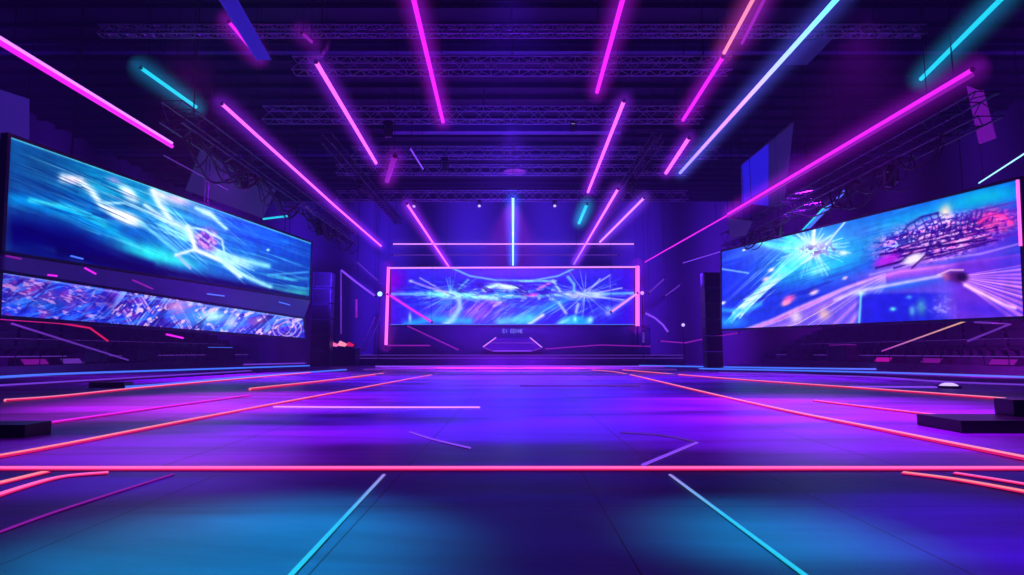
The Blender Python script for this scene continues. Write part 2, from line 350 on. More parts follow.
def paint_left(c):
    X, Y = c.X, c.Y
    c.C[:] = np.array([8, 52, 165]) / 255.
    t = np.clip((X - 10) / 300, 0, 1)
    c.mix(np.clip(1 - t * 1.6, 0, 1), (22, 80, 150), .8)
    c.blob(190, 235, 110, 45, 22, (10, 130, 225), .8)
    c.blob(110, 185, 90, 20, 20, (0, 160, 205), .9)
    c.blob(45, 165, 40, 26, 15, (20, 70, 130), .75)
    c.blob(255, 225, 45, 22, 20, (16, 80, 245), .85)
    c.blob(290, 280, 30, 14, 12, (20, 70, 170), .8)
    c.line([(5, 228), (60, 238), (120, 258), (160, 272)], 16, (12, 12, 110), .95)
    c.line([(2, 250), (90, 262), (150, 271), (309, 298)], 7, (14, 8, 95), .6)
    c.line([(0, 197), (40, 203), (80, 216), (110, 230)], 6, (0, 150, 230), .85, 9)
    c.line([(30, 200), (70, 208), (105, 225)], 2.5, (90, 240, 245), .7)
    c.line([(60, 205), (95, 218), (130, 243)], 4, (30, 200, 240), .6)
    c.blob(152, 253, 34, 9, 12, (40, 235, 235), .9); c.blob(175, 260, 25, 5, 14, (60, 245, 240), .7)
    c.streak(70, 5, 20, (120, 230, 255), .5, .52, .8, c.blobm(170, 225, 130, 60), 3)
    c.streak(60, 4, 17, (8, 40, 130), .6, .5, .75, c.blobm(90, 205, 100, 40), 5)
    # white swooshes
    c.line([(63, 178), (80, 181), (92, 192), (102, 206), (118, 214)], 4.5, (235, 248, 255), .95, 3)
    c.blob(73, 180, 10, 4, 10, (255, 225, 250), .8)
    c.blob(127, 218, 18, 6.5, 22, (250, 255, 255), 1, 4); c.blob(112, 210, 8, 4, 40, (245, 250, 255), .9)
    c.line([(100, 203), (125, 203), (150, 213), (165, 222)], 1.6, (190, 240, 255), .8)
    c.blob(129, 194, 13, 5.5, 42, (245, 250, 255), 1, 3); c.blob(114, 180, 7, 3.5, 20, (200, 150, 220), .6)
    c.line([(153, 190), (160, 205), (172, 222), (188, 230)], 3.5, (235, 250, 255), .95)
    c.blob(178, 199, 17, 7, 14, (250, 205, 245), .9); c.blob(160, 195, 9, 6, 40, (240, 245, 255), .9)
    c.line([(145, 205), (160, 216), (172, 224)], 2.6, (230, 250, 255), .8)
    c.line([(196, 208), (210, 214), (226, 229)], 2, (190, 245, 255), .9); c.blob(207, 213, 10, 4, 28, (215, 250, 255), .8)
    # burst shard
    c.rays(205, 245, 40, 6, 60, 1.5, (180, 240, 255), .6, 20, 45); c.rays(205, 245, 30, 6, 60, 1.6, (170, 235, 255), .55, 195, 230)
    c.mix(c.blobm(206, 240, 13, 12, 10, 4), (120, 40, 180), .9)
    c.streak(5, 3, 40, (255, 170, 240), .8, .5, .65, c.blobm(206, 240, 13, 12, 10, 4), 9)
    c.line([(188, 227), (196, 250), (224, 262), (240, 276)], 2.4, (240, 250, 255), 1)
    c.line([(188, 227), (205, 230), (222, 240), (226, 262)], 1.3, (200, 240, 255), .9)
    c.line([(176, 255), (196, 249)], 2, (235, 245, 255), .9); c.line([(178, 256), (190, 268)], 1.5, (220, 190, 255), .7)
    c.line([(225, 258), (250, 262), (268, 266)], 5, (150, 240, 250), .85, 3); c.blob(238, 262, 14, 5, 15, (220, 255, 255), .7)
    c.line([(225, 265), (250, 278), (270, 287)], 2.5, (190, 250, 255), .8)
    c.line([(160, 225), (185, 240)], 3, (120, 235, 255), .7); c.line([(140, 222), (176, 250)], 2.4, (150, 240, 255), .6)
    c.blob(268, 250, 1.6, 1.3, 0, (200, 240, 255), 1); c.line([(245, 228), (285, 242)], 3, (20, 120, 255), .6)
    c.streak(30, 3, 12, (90, 220, 235), .7, .45, .7, c.blobm(290, 283, 28, 14, 12), 14)
    c.blob(300, 293, 14, 4, 8, (60, 200, 190), .7); c.line([(268, 275), (308, 272)], 1.2, (90, 180, 240), .6)
    c.mix(c.linem([(0, 232), (60, 243), (110, 256), (150, 266)], 13, 5, 3), (10, 10, 100), .85)
    c.mix(c.linem([(60, 252), (150, 270), (230, 284), (309, 298)], 5, 2, 3), (10, 8, 85), .8)
    c.streak(90, 1.6, 21, (190, 245, 255), .55, .56, .74, c.blobm(120, 195, 90, 26, 20), 51)
    c.streak(60, 1.5, 24, (10, 40, 120), .7, .52, .7, c.blobm(80, 195, 90, 30, 15), 52)
    c.streak(40, 1.4, 40, (200, 240, 255), .6, .55, .7, c.blobm(195, 235, 45, 30, 20), 53)
    c.streak(60, 1.6, 18, (120, 225, 255), .5, .56, .72, c.blobm(270, 265, 45, 22, 10), 54)
    c.streak(50, 1.8, 16, (20, 60, 200), .6, .52, .7, c.blobm(265, 235, 60, 24, 15), 55)
    c.line([(10, 137), (311, 243)], 1.2, (110, 220, 240), .7)
    c.mix(np.clip((14 - X) / 6, 0, 1), (30, 60, 120), .5)

def paint_ribbon(c):
    c.C[:] = np.array([50, 40, 175]) / 255.
    X = c.X
    c.streak(14, 10, 0, (110, 50, 190), .8, .45, .6, seed=2); c.streak(16, 9, 30, (20, 60, 220), .8, .5, .65, seed=4)
    c.blob(30, 290, 30, 8, 10, (130, 50, 150), .7); c.blob(35, 303, 35, 6, 5, (20, 90, 190), .7)
    c.blob(182, 310, 16, 10, 0, (190, 110, 210), .8); c.blob(205, 318, 24, 10, 0, (60, 160, 240), .9)
    c.blob(213, 316, 12, 5, 0, (170, 230, 255), .8); c.blob(245, 326, 26, 8, 0, (110, 80, 220), .7)
    c.blob(285, 328, 15, 9, 0, (80, 40, 210), .8); c.blob(262, 322, 10, 5, 0, (240, 150, 150), .5)
    k = np.clip((X - 70) / 60, .15, 1)
    g = np.clip((c.noise(28, 20, 0, 71) - .42) / .12, 0, 1)
    c.streak(40, 1.8, -52, (150, 190, 255), .8, .56, .68, k * g, 20)
    c.streak(36, 1.6, 58, (225, 190, 255), .75, .57, .7, k * (1 - g), 22)
    c.streak(18, 2.4, -15, (60, 130, 255), .7, .52, .66, 1, 24)
    c.streak(30, 4, -40, (35, 20, 130), .6, .56, .68, 1, 25)
    c.streak(7, 4, -40, (250, 205, 235), .8, .63, .74, k, 31); c.streak(8, 2.5, 15, (240, 170, 225), .7, .6, .72, 1 - k, 33)
    c.blob(213, 316, 9, 4, 0, (190, 245, 255), .8); c.blob(110, 300, 5, 5, 0, (30, 15, 120), .7); c.blob(232, 322, 4, 7, 20, (220, 225, 255), .7); c.blob(176, 306, 9, 5, 0, (235, 170, 225), .7)
    for r in (7, 11): 
        th = np.linspace(0, 6.28, 20); c.line([(287 + r * 1.3 * math.cos(t), 329 + r * math.sin(t)) for t in th], .8, (230, 180, 240), .7)
    c.line([(2, 273), (150, 298), (303, 319)], 1, (150, 190, 255), .5)

def paint_right(c):
    X, Y = c.X, c.Y
    c.C[:] = np.array([30, 60, 215]) / 255.
    c.blob(730, 285, 30, 45, 0, (35, 55, 225), .8); c.blob(780, 232, 60, 12, -10, (60, 110, 230), .6)
    c.blob(825, 262, 50, 16, -12, (0, 190, 225), .95); c.blob(850, 240, 40, 16, -20, (0, 140, 210), .8)
    c.blob(905, 222, 70, 14, -15, (0, 160, 220), .95); c.blob(985, 198, 45, 13, -12, (0, 185, 215), .95)
    c.blob(862, 232, 26, 9, -14, (80, 90, 220), .6)
    c.streak(60, 5, -16, (90, 210, 245), .5, .55, .8, np.clip(1.2 - (Y - 200) / 70, 0, 1), 3)
    c.streak(50, 6, -20, (25, 60, 190), .6, .55, .75, np.clip((860 - X) / 60, 0, 1), 8)
    # ground flow
    edge = np.interp(X, [722, 745, 770, 800, 840, 870, 900, 950, 1025], [345, 327, 318, 304, 287, 276, 268, 262, 252])
    low = np.clip((Y - edge) / 4, 0, 1)
    c.mix(low, (90, 70, 215))
    c.mix(low * np.clip(1 - (Y - edge) / 16, 0, 1), (190, 90, 220), .9)
    c.mix(low * np.exp(-((Y - edge - 3) / 2.0) ** 2), (250, 150, 230), .55)
    for i in range(30):
        o = 3 + i * 1.45; a = .25 + .5 * c.rng.rand()
        col = [(190, 210, 255), (235, 150, 235), (250, 205, 225), (110, 120, 250), (150, 90, 235)][i % 5]
        c.line([(740 + i * 4.2, 331), (775 + i * 3.2, 317 + o * .5), (805 + i * 2.2, 303 + o * .6), (845 + i, 286 + o * .5), (885, 273 + o * .3)], .5 + .8 * c.rng.rand(), col, a)
    c.blob(796, 317, 6, 6, 20, (255, 230, 215), .7); c.blob(824, 314, 6, 6, 20, (255, 205, 170), .7)
    lowr = np.clip((X - 855) / 8, 0, 1) * np.clip((Y - 291) / 4, 0, 1) * np.clip((965 - X) / 20, 0, 1)
    c.mix(lowr, (28, 38, 205), .95); c.blob(900, 285, 40, 5, -8, (30, 110, 230), .8)
    c.line([(861, 293), (859, 324)], 1.2, (110, 215, 255), .9); c.blob(861, 293, 5, 3, 0, (200, 240, 255), .8)
    c.line([(835, 300), (858, 291), (880, 287), (945, 275)], 1.8, (225, 205, 250), .7)
    c.mix(c.blobm(950, 305, 16, 16, 0) * low, (130, 100, 225), .8); c.streak(5, 4, 0, (190, 190, 240), .5, .55, .75, c.blobm(945, 308, 26, 12), 12)
    c.blob(921, 307, 5, 8, 0, (90, 200, 190), .6); c.blob(893, 309, 3, 2, 0, (110, 240, 250), .9); c.blob(909, 297, 3, 2, 0, (80, 160, 240), .8)
    c.blob(912, 311, 3, 5, 0, (120, 220, 220), .6)
    # right converging road
    rm = low * np.clip((X - 945) / 15, 0, 1)
    c.mix(rm, (105, 50, 205), .9)
    for i in range(46):
        a = math.radians(-14 + i * 1.35); cc = [(255, 140, 225), (170, 110, 250), (80, 50, 210), (240, 180, 250)][i % 4]
        c.line([(954, 277), (952 + 110 * math.cos(a), 277 + 75 * math.sin(a))], .35, cc, .3 + .45 * c.rng.rand(), 1.1)
    c.line([(965, 285), (1005, 305), (1015, 308)], 2, (255, 200, 240), .9)
    c.blob(985, 310, 30, 7, 8, (70, 45, 215), .7); c.blob(1010, 262, 20, 10, -15, (60, 60, 220), .6)
    c.blob(920, 262, 60, 6, -14, (215, 120, 230), .7); c.blob(985, 255, 35, 8, -12, (120, 60, 215), .7)
    c.line([(870, 275), (920, 262), (980, 254), (1022, 243)], 1.2, (190, 160, 250), .6)
    # floating city
    city = np.clip(c.blobm(935, 238, 58, 20, -12, 4) * 1.3, 0, 1)
    c.mix(city, (110, 45, 200), .8); c.blob(995, 225, 28, 18, -10, (150, 40, 190), .7); c.blob(990, 221, 22, 9, -8, (255, 70, 170), .85)
    c.blob(955, 240, 20, 8, -10, (255, 110, 170), .6); c.blob(925, 242, 22, 6, -12, (240, 190, 220), .6)
    c.blob(945, 212, 6, 8, 25, (250, 235, 210), .95); c.blob(943, 219, 10, 5, 0, (225, 210, 230), .7)
    n1 = c.noise(4.5, 2.2, -12, 41); n2 = c.noise(3.5, 1.8, -12, 42)
    c.mix(city * (n1 > .56), (255, 150, 225), .8); c.mix(city * (n2 > .6), (235, 215, 255), .7); c.mix(city * (n1 < .42), (50, 20, 140), .85)
    rt = c.blobm(993, 224, 26, 17, -10, 4); c.mix(rt * (n2 < .45), (80, 20, 160), .7); c.mix(rt * (n1 > .58), (255, 90, 190), .6)
    dome = [(900, 236), (908, 225), (922, 217), (938, 213)]
    c.line(dome, 1.3, (40, 25, 140), .9); c.line([(908, 238), (916, 228), (928, 221), (940, 218)], 1, (60, 40, 180), .9)
    for (x, y) in ((906, 228), (914, 222), (922, 218), (930, 215), (937, 213)): c.line([(x, y), (x + 6, y + 14)], .8, (40, 25, 140), .85)
    for i in range(7):
        y = 232 + i * 4.2; c.line([(886 + abs(i - 4) * 4, y + 11), (925, y + 2 + (i % 2)), (985 + 6 * (i % 3), y - 13)], 1.0, (45, 12, 120), .85)
    for i in range(16):
        x = 898 + i * 6.2 + 2 * c.rng.rand(); y = 246 - (x - 890) * .2; h = 5 + 8 * c.rng.rand(); c.line([(x, y), (x + 2, y - h)], .8, (45, 12, 120), .8)
    for i in range(6): c.line([(955 + i * 5, 228 - i), (957 + i * 5, 214 - i * 1.5 + 4 * c.rng.rand())], 1.2, (50, 40, 160), .8)
    c.line([(980, 222), (990, 214), (1003, 216), (1012, 224)], 2.0, (255, 70, 165), .9); c.line([(985, 226), (1000, 222)], 2, (255, 100, 180), .8)
    for i in range(5):
        c.line([(970, 212 + i * 8), (1020, 201 + i * 8)], .8, (110, 30, 170), .6)
    c.blob(887, 260, 14, 6, -22, (180, 40, 215), .9, 4); c.line([(876, 268), (900, 262), (912, 252)], 1.1, (40, 10, 90), .9)
    c.mix(c.blobm(914, 259, 12, 5, -20, 5), (240, 225, 245), .95); c.line([(912, 268), (927, 254)], 1, (50, 10, 100), .8)
    c.line([(880, 255), (905, 250), (985, 240)], 1.1, (40, 10, 110), .9)
    c.blob(957, 277, 11, 6, 5, (80, 30, 110), .95, 4); c.blob(962, 277, 6, 4.5, 0, (30, 15, 70), .8, 4); c.blob(946, 277, 4, 4, 0, (180, 80, 140), .7)
    c.line([(938, 275), (950, 270), (963, 270)], 1, (250, 190, 220), .7)
    # burst and tail
    c.blob(812, 250, 36, 22, -20, (60, 215, 245), .75); c.blob(768, 240, 34, 14, -15, (95, 145, 240), .6)
    c.rays(812, 248, 60, 4, 40, 1.6, (190, 245, 255), .7, 0, 360, .8)
    c.rays(812, 248, 22, 5, 58, 2.2, (60, 225, 245), .6, 185, 215)
    for i in range(60):
        t = c.rng.uniform(-1, 1); c.line([(806 + t * 9, 252 + t * 4), (734 + t * 10 + 12 * c.rng.rand(), 311 - t * 12)], c.rng.uniform(.4, 1.1), [(170, 240, 255), (80, 220, 250), (240, 255, 255)][i % 3], .65, .7)
    c.line([(790, 270), (734, 312)], 1.8, (225, 250, 255), .95, 1.6); c.blob(790, 268, 18, 8, -40, (40, 225, 235), .7)
    c.blob(812, 247, 19, 10, -5, (225, 245, 255), .85); c.blob(843, 253, 6, 3, 0, (235, 255, 255), .9)
    c.blob(818, 270, 12, 5, -15, (170, 250, 240), .7)
    c.line([(815, 258), (845, 222)], 1, (235, 240, 255), .8); c.line([(813, 245), (815, 228)], 2, (250, 250, 255), .9, 1)
    c.mix(c.blobm(812, 251, 11, 5, 0) * (c.noise(3, 3, 0, 9) > .5), (110, 50, 150), .85); c.streak(4, 3, 20, (120, 70, 170), .6, .5, .6, c.blobm(828, 249, 12, 7), 22)
    c.line([(760, 243), (795, 252)], 3, (110, 240, 250), .8)
    c.line([(722, 269), (748, 273)], 1, (130, 190, 250), .8)
    for (x, y, s_, cc) in ((771, 270, 3.5, (245, 225, 240)), (766, 279, 4, (230, 200, 250)), (789, 299, 7, (235, 100, 190)), (786, 303, 5, (255, 150, 190)), (814, 292, 5, (250, 200, 230)), (723, 303, 3, (230, 240, 255)), (744, 250, 2, (240, 250, 255)), (845, 278, 3, (225, 190, 255))):
        c.blob(x, y, s_, s_ * .55, -25, cc, .95, 3)
    c.streak(50, 1.8, -42, (220, 245, 255), .55, .56, .7, c.blobm(775, 275, 45, 18, -42), 61); c.streak(50, 2, -16, (60, 170, 245), .5, .52, .7, c.blobm(870, 240, 60, 20, -16), 62); c.streak(40, 2, -18, (20, 30, 170), .55, .52, .7, c.blobm(800, 290, 60, 16, -20), 63)
    c.line([(721, 310), (745, 311), (760, 304)], 2.5, (60, 200, 245), .6)
    c.blob(728, 322, 18, 6, 0, (40, 170, 225), .7)

def paint_centre(c):
    X, Y = c.X, c.Y
    c.C[:] = np.array([48, 38, 215]) / 255.
    c.mix(np.clip((410 - X) / 25, 0, 1), (80, 10, 200), .9); c.mix(np.clip((X - 610) / 25, 0, 1), (62, 15, 205), .9)
    c.blob(512, 272, 90, 7, 0, (110, 60, 235), .7); c.blob(512, 300, 80, 20, 0, (40, 60, 235), .7)
    c.blob(460, 318, 45, 10, 0, (70, 90, 240), .7); c.blob(480, 312, 14, 8, -30, (150, 50, 220), .7)
    c.streak(12, 3, -35, (150, 90, 250), .6, .5, .7, c.blobm(470, 308, 45, 16), 3)
    c.streak(25, 4, 0, (40, 190, 250), .7, .5, .7, c.blobm(510, 296, 90, 12), 5)
    c.line([(406, 325), (430, 319), (470, 321)], 4, (40, 170, 235), .8); c.blob(410, 318, 1.5, 5, 0, (160, 230, 245), .8)
    c.rays(451, 295, 30, 3, 40, .6, (130, 220, 255), .6, 0, 360, .75)
    c.rays(585, 294, 30, 3, 44, .6, (160, 200, 255), .6, 0, 360, .7)
    c.line([(388, 294), (420, 294), (451, 295), (500, 297), (560, 295), (637, 293)], 1.6, (110, 200, 255), .85)
    c.line([(430, 294), (475, 296)], 3, (130, 250, 240), .9, 4); c.line([(475, 297), (498, 299)], 2.5, (170, 255, 250), .8)
    c.blob(451, 295, 7, 4, 0, (210, 255, 255), .9); c.blob(575, 295, 16, 3.5, 0, (225, 235, 255), .95); c.blob(597, 295, 8, 3.5, 0, (190, 200, 255), .9)
    c.line([(410, 281), (447, 293)], 1, (190, 160, 255), .8); c.line([(420, 278), (447, 293)], .8, (200, 180, 255), .7); c.line([(468, 280), (455, 292)], 1.2, (100, 230, 250), .7)
    c.blob(411, 281, 2.2, 1.4, 0, (150, 190, 255), 1)
    c.line([(452, 297), (430, 318)], 3, (70, 120, 250), .7); c.line([(459, 297), (460, 308), (452, 320), (446, 325)], 2.5, (170, 230, 255), .8, 4)
    c.line([(452, 268), (470, 276), (495, 280), (530, 281), (558, 276), (575, 268)], 1.0, (120, 190, 255), .85)
    c.line([(484, 289), (497, 285), (517, 288)], 2.6, (190, 245, 255), .95, 1.6); c.blob(506, 287, 10, 3, 8, (225, 250, 255), .85)
    c.line([(494, 306), (501, 302)], 1.2, (230, 200, 255), .9); c.blob(495, 303, 8, 2, 10, (180, 110, 240), .7)
    c.line([(524, 295), (536, 295)], 1.6, (230, 70, 230), .95); c.line([(538, 289), (553, 281)], 1.6, (220, 130, 250), .9); c.line([(520, 281), (556, 281)], 1.1, (130, 225, 255), .9)
    c.line([(553, 281), (560, 291)], 1.4, (170, 220, 255), .9); c.line([(568, 277), (574, 284), (574, 292)], 1.6, (130, 210, 255), .8)
    for p in (((585, 291), (610, 275)), ((588, 292), (600, 279)), ((590, 294), (622, 288)), ((590, 296), (624, 300))): c.line(p, .8, (180, 190, 255), .8)
    c.line([(520, 324), (545, 308), (565, 300)], 7, (30, 140, 245), .8, 4); c.line([(529, 324), (543, 315)], 1.8, (230, 225, 250), .9); c.line([(500, 322), (530, 318)], 5, (90, 225, 235), .7)
    c.line([(559, 303), (566, 313)], 1.6, (190, 205, 255), .8); c.line([(578, 304), (576, 312)], 1.6, (190, 205, 255), .8)
    c.mix(c.blobm(575, 322, 16, 7, 0, 5), (30, 170, 230), .9); c.blob(590, 320, 3, 4, 20, (160, 250, 245), .9); c.blob(575, 319, 2, 3, 0, (150, 250, 245), .9); c.blob(563, 322, 7, 2, -20, (150, 240, 240), .8)
    c.line([(610, 275), (611, 296)], 1, (110, 90, 240), .7); c.blob(608, 308, 2.5, 2, 0, (110, 150, 255), .9)
    c.line([(637, 293), (622, 304), (608, 313)], 1.5, (150, 150, 255), .8, 3)
    c.line([(392, 296), (414, 311), (432, 322)], 1.3, (230, 90, 240), .8)
    c.blob(392, 280, 12, 12, 0, (160, 0, 200), .6)
    c.streak(7, 1.6, 0, (190, 235, 255), .75, .58, .7, c.blobm(515, 294, 90, 9), 17); c.streak(9, 1.8, 20, (20, 10, 130), .8, .52, .66, c.blobm(510, 290, 75, 8), 18)
    c.streak(16, 1.5, -48, (200, 140, 255), .6, .56, .7, c.blobm(475, 308, 30, 14), 19); c.streak(22, 1.6, -32, (140, 220, 255), .55, .55, .7, c.blobm(540, 312, 60, 12), 20)

rootL, _ = screen_thing('led_screen', [LQ(4, 251), LQ(309, 298), LQ(311, 243), LQ(10, 137)], 'huge upper LED screen on the left showing a blue and white light burst', 640, 260, paint_left, seed=3)
rootL2, _ = screen_thing('led_screen', [LQ(0, 315), LQ(305, 338), LQ(303, 319), LQ(2, 273)], 'low ribbon-shaped LED screen below the huge left screen, violet pattern', 640, 100, paint_ribbon, wires=True, seed=4)
# dark reflecting cabinet joining the two left screens
gap = thing('screen_plinth', tuple(LQ(150, 285)), 'dark glossy panel between the upper and ribbon screens on the left', 'panel')
MB().poly([LQ(3.5, 255) - nL * -.1, LQ(309, 300.5) + nL * .1, LQ(303, 317) + nL * .1, LQ(2.4, 270) + nL * .1], -nL * .1).build('panel_face', mat('gloss_panel', (.03, .02, .12), .2, emis=(.02, .008, .14), est=.7), gap)  # faint violet emission put into the panel in place of reflected light
for pts, m_ in (([(3, 256), (18, 259)], 'magdeep'), ([(45, 275), (54, 276)], 'magenta'), ([(82, 268), (93, 274)], 'magenta'), ([(130, 280), (150, 289)], 'magdeep'), ([(68, 247 + 9), (80, 250 + 9)], 'blue'), ([(205, 294), (222, 296)], 'blue'), ([(277, 302), (288, 305)], 'blue')):
    q = [LQ(*p) + nL * .13 for p in pts]; MB().tube(q, .035, 6).build('painted_reflection', M[m_], gap)  # small glowing tubes stand in for coloured reflections on the panel
rootR, _ = screen_thing('led_screen', [RQ(722, 329), RQ(1024, 316), RQ(1018, 180), RQ(722, 252)], 'huge LED screen on the right showing a floating city and star burst', 680, 300, paint_right, seed=5)
MB().beam(RQ(1019.5, 180) + nR * .1, RQ(1022.5, 246) + nR * .1, .07, .08, nR).build('edge_light', M['pink'], rootR)
t = thing('neon_tube', tuple(RQ(683, 263)), 'thin pale lilac light line running from the right screen top toward the stage', 'light')
MB().tube([RQ(683, 263), RQ(721, 251.5)], .03, 6).build('tube', M['violet'], t)

# ------------------------------------------------------------------ stage
YS = 56.0
S = lambda x, y: at_y(x, y, YS)
rootC, _ = screen_thing('led_screen', [S(391, 324), S(634, 324), S(634, 269), S(391, 269)], 'wide central LED stage screen inside the pink neon frame', 560, 140, paint_centre, wires=False, seed=6)
MB().beam(S(391, 324.6) - Vector((0, .25, 0)), S(634, 324.6) - Vector((0, .25, 0)), .08, .06).build('edge_light', M['blue'], rootC)
st = thing('stage', (0, YS + .5, 0), 'low dark violet stage below the central screen', 'stage')
zt = S(512, 351).z
base = MB().box((0, YS + 1.2, .42), (31, 5.6, .84)); base.build('platform', M['stage'], st)
zf0, zf1 = .84, S(512, 325).z
MB().box((0, YS + .4, (zf0 + zf1) / 2), (S(650, 300).x - S(374, 300).x, .3, zf1 - zf0)).build('fascia', M['stage'], st)
for zz in (S(512, 358).z, S(512, 355).z): MB().box((0, YS - 1.62, max(zz, .15)), (31, .05, .06)).build('edge_light', M['dimvio'], st)
fr = thing('neon_portal', (0, YS - .6, .84), 'tall pink neon rectangle framing the central stage screen', 'light')
F = lambda x, y: at_y(x, y, YS - .6)
def bar(name, a, b, w, m, root, n=8): return MB().tube([a, b], w, n).build(name, m, root)
bar('frame_post', F(388.5, 267), F(386, 345), .14, M['pink'], fr); bar('frame_post', F(637.5, 266), F(637.5, 326), .19, M['pink'], fr)
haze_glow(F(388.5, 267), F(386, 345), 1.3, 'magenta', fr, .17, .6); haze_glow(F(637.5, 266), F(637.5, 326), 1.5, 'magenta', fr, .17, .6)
bar('frame_rail', F(388.5, 268), F(637.5, 267), .08, M['lilac'], fr)
bar('frame_rail', F(386, 345.5), F(430, 345.5), .06, M['magdeep'], fr)
bar('frame_foot', F(637.5, 326), F(637.5, 349), .08, M['dark'], fr)
bar('frame_foot', F(386, 345), F(386, 349), .08, M['dark'], fr)
# podium
pod = thing('presenter_desk', (0, YS - 1, .84), 'faceted dark desk with glowing edges at the centre of the stage', 'desk')
D = lambda x, y: at_y(x, y, YS - 1.1)
pts = [D(492, 350.5), (D(483, 347)), D(496, 338), D(530, 338), D(542, 347.5), D(533, 350.5)]
MB().poly(pts, (0, .9, 0)).build('desk_body', M['stage'], pod)
for a, b, m_ in (((483, 347), (496, 337.5), 'lilac'), ((542, 347.5), (530, 337.5), 'lilac'), ((490, 343), (535, 343), 'dimvio'), ((493, 351), (532, 351), 'violet'), ((483, 347), (492, 351), 'dimvio'), ((542, 347.5), (533, 351), 'dimvio')):
    bar('edge_light', D(*a) - Vector((0, .05, 0)), D(*b) - Vector((0, .05, 0)), .045, M[m_], pod, 6)
# blurred stage lettering: pale blocky characters
sg = thing('stage_sign', tuple(S(513, 331)), 'small pale blocky lettering on the fascia under the central screen', 'sign')
lm = emat('sign_letter_glow', (.22, .22, .85), .9)
Sg = lambda x, y: at_y(x, y, YS + .22)
def glyph(x, w, segs):
    g = MB()
    for (x0, y0, x1, y1) in segs: g.beam(Sg(x + x0 * w, 329.2 + y0 * 3.6), Sg(x + x1 * w, 329.2 + y1 * 3.6), .05, .06, Vector((0, 1, 0)))
    g.build('letter', lm, sg)
E = [(0, 0, 0, 1), (0, 0, 1, 0), (0, .5, 1, .5), (0, 1, 1, 1)]; O = [(0, 0, 0, 1), (1, 0, 1, 1), (0, 0, 1, 0), (0, 1, 1, 1)]; I = [(.5, 0, .5, 1)]; H = [(0, 0, 0, 1), (1, 0, 1, 1), (0, .5, 1, .5)]
for i, s_ in enumerate((E, I, None, E, O, I, H, E)):
    if s_: glyph(503 + i * 2.55, 1.8, s_)

# neon shapes around the stage
def tubeset(name, pts, r, m, label, group=None, wire=False, cat='light'):
    pts = [Vector(p) for p in pts]
    t = thing(name, tuple(pts[0]), label, cat, group)
    if pts[0].z > 4 and pts[0].y < 60:
        for p in (pts[0], pts[-1]): MB().tube([p + Vector((0, 0, r)), (p.x, p.y, HR)], .012, 5).build('hanging_wire', M['cable'], t)
    MB().tube(pts, r, 8).build('glass_tube', m, t, True)
    for p, q in ((pts[0], pts[1]), (pts[-1], pts[-2])):
        d = (p - q).normalized(); MB().tube([p, p + d * .14], r * 1.25, 8).build('end_cap', M['black'], t)
    return t
G = lambda x, y: at_y(x, y, YS - 2)
tubeset('neon_tube', [G(341, 334), G(341, 271)], .07, M['dimvio'], 'dim violet upright neon post left of the pink stage frame')
tubeset('neon_tube', [G(341, 270), G(356, 282), G(375, 296)], .09, M['violet'], 'violet neon tube slanting from the upright post to the pink frame')
tubeset('neon_tube', [G(357, 262), G(378, 281)], .05, M['dimvio'], 'faint short violet tube slanting high left of the stage frame')
tubeset('neon_tube', [F(389, 295) - Vector((0, .4, 0)), F(432, 322) - Vector((0, .4, 0))], .08, M['magenta'], 'magenta neon tube slanting across the left part of the central screen')
tubeset('neon_tube', [F(408, 326) - Vector((0, .4, 0)), F(459, 350) - Vector((0, .4, 0))], .06, M['magdeep'], 'deep magenta tube slanting down the stage fascia to the left of the desk')
tubeset('neon_tube', [F(636, 294) - Vector((0, .4, 0)), F(611, 312) - Vector((0, .4, 0))], .09, M['lilac'], 'short lilac tube slanting from the right post of the stage frame')
tubeset('neon_tube', [F(545, 349) - Vector((0, .4, 0)), F(600, 345) - Vector((0, .4, 0)), F(650, 346.5) - Vector((0, .4, 0))], .05, M['magdeep'], 'thin magenta line along the stage to the right of the desk')
tubeset('neon_tube', [G(645, 313), G(655, 318), G(663, 325), G(668, 332)], .09, M['violet'], 'curved violet neon arc right of the pink stage frame')
tubeset('neon_tube', [G(649, 293), G(664, 279)], .07, M['dimvio'], 'violet slanted tube just right of the stage frame, nearer the frame')
tubeset('neon_tube', [G(665, 296), G(680, 285)], .06, M['dimvio'], 'violet slanted tube right of the stage frame, farther from the frame')
tubeset('neon_tube', [G(660, 341), G(685, 343), G(712, 337), G(738, 333)], .06, M['magdeep'], 'wavy magenta floor-level tube between stage and right screen')
tubeset('neon_tube', [G(643.5, 332), G(643.5, 343)], .09, M['dimvio'], 'very short upright violet tube at the foot of the frame, right side')
tubeset('neon_tube', [G(356.5, 299), G(356.5, 318)], .09, M['magdeep'], 'short upright purple tube between violet post and pink frame')
# lines on back wall above frame
YB = 61.6
B_ = lambda x, y: at_y(x, y, YB)
tubeset('wall_light_strip', [B_(393, 244), B_(634, 244)], .07, M['lilac'], 'long horizontal lilac light strip on the back wall, upper of two')
tubeset('wall_light_strip', [B_(393, 255), B_(618, 255)], .05, M['dimvio'], 'long dim horizontal violet strip on the back wall, lower of two')

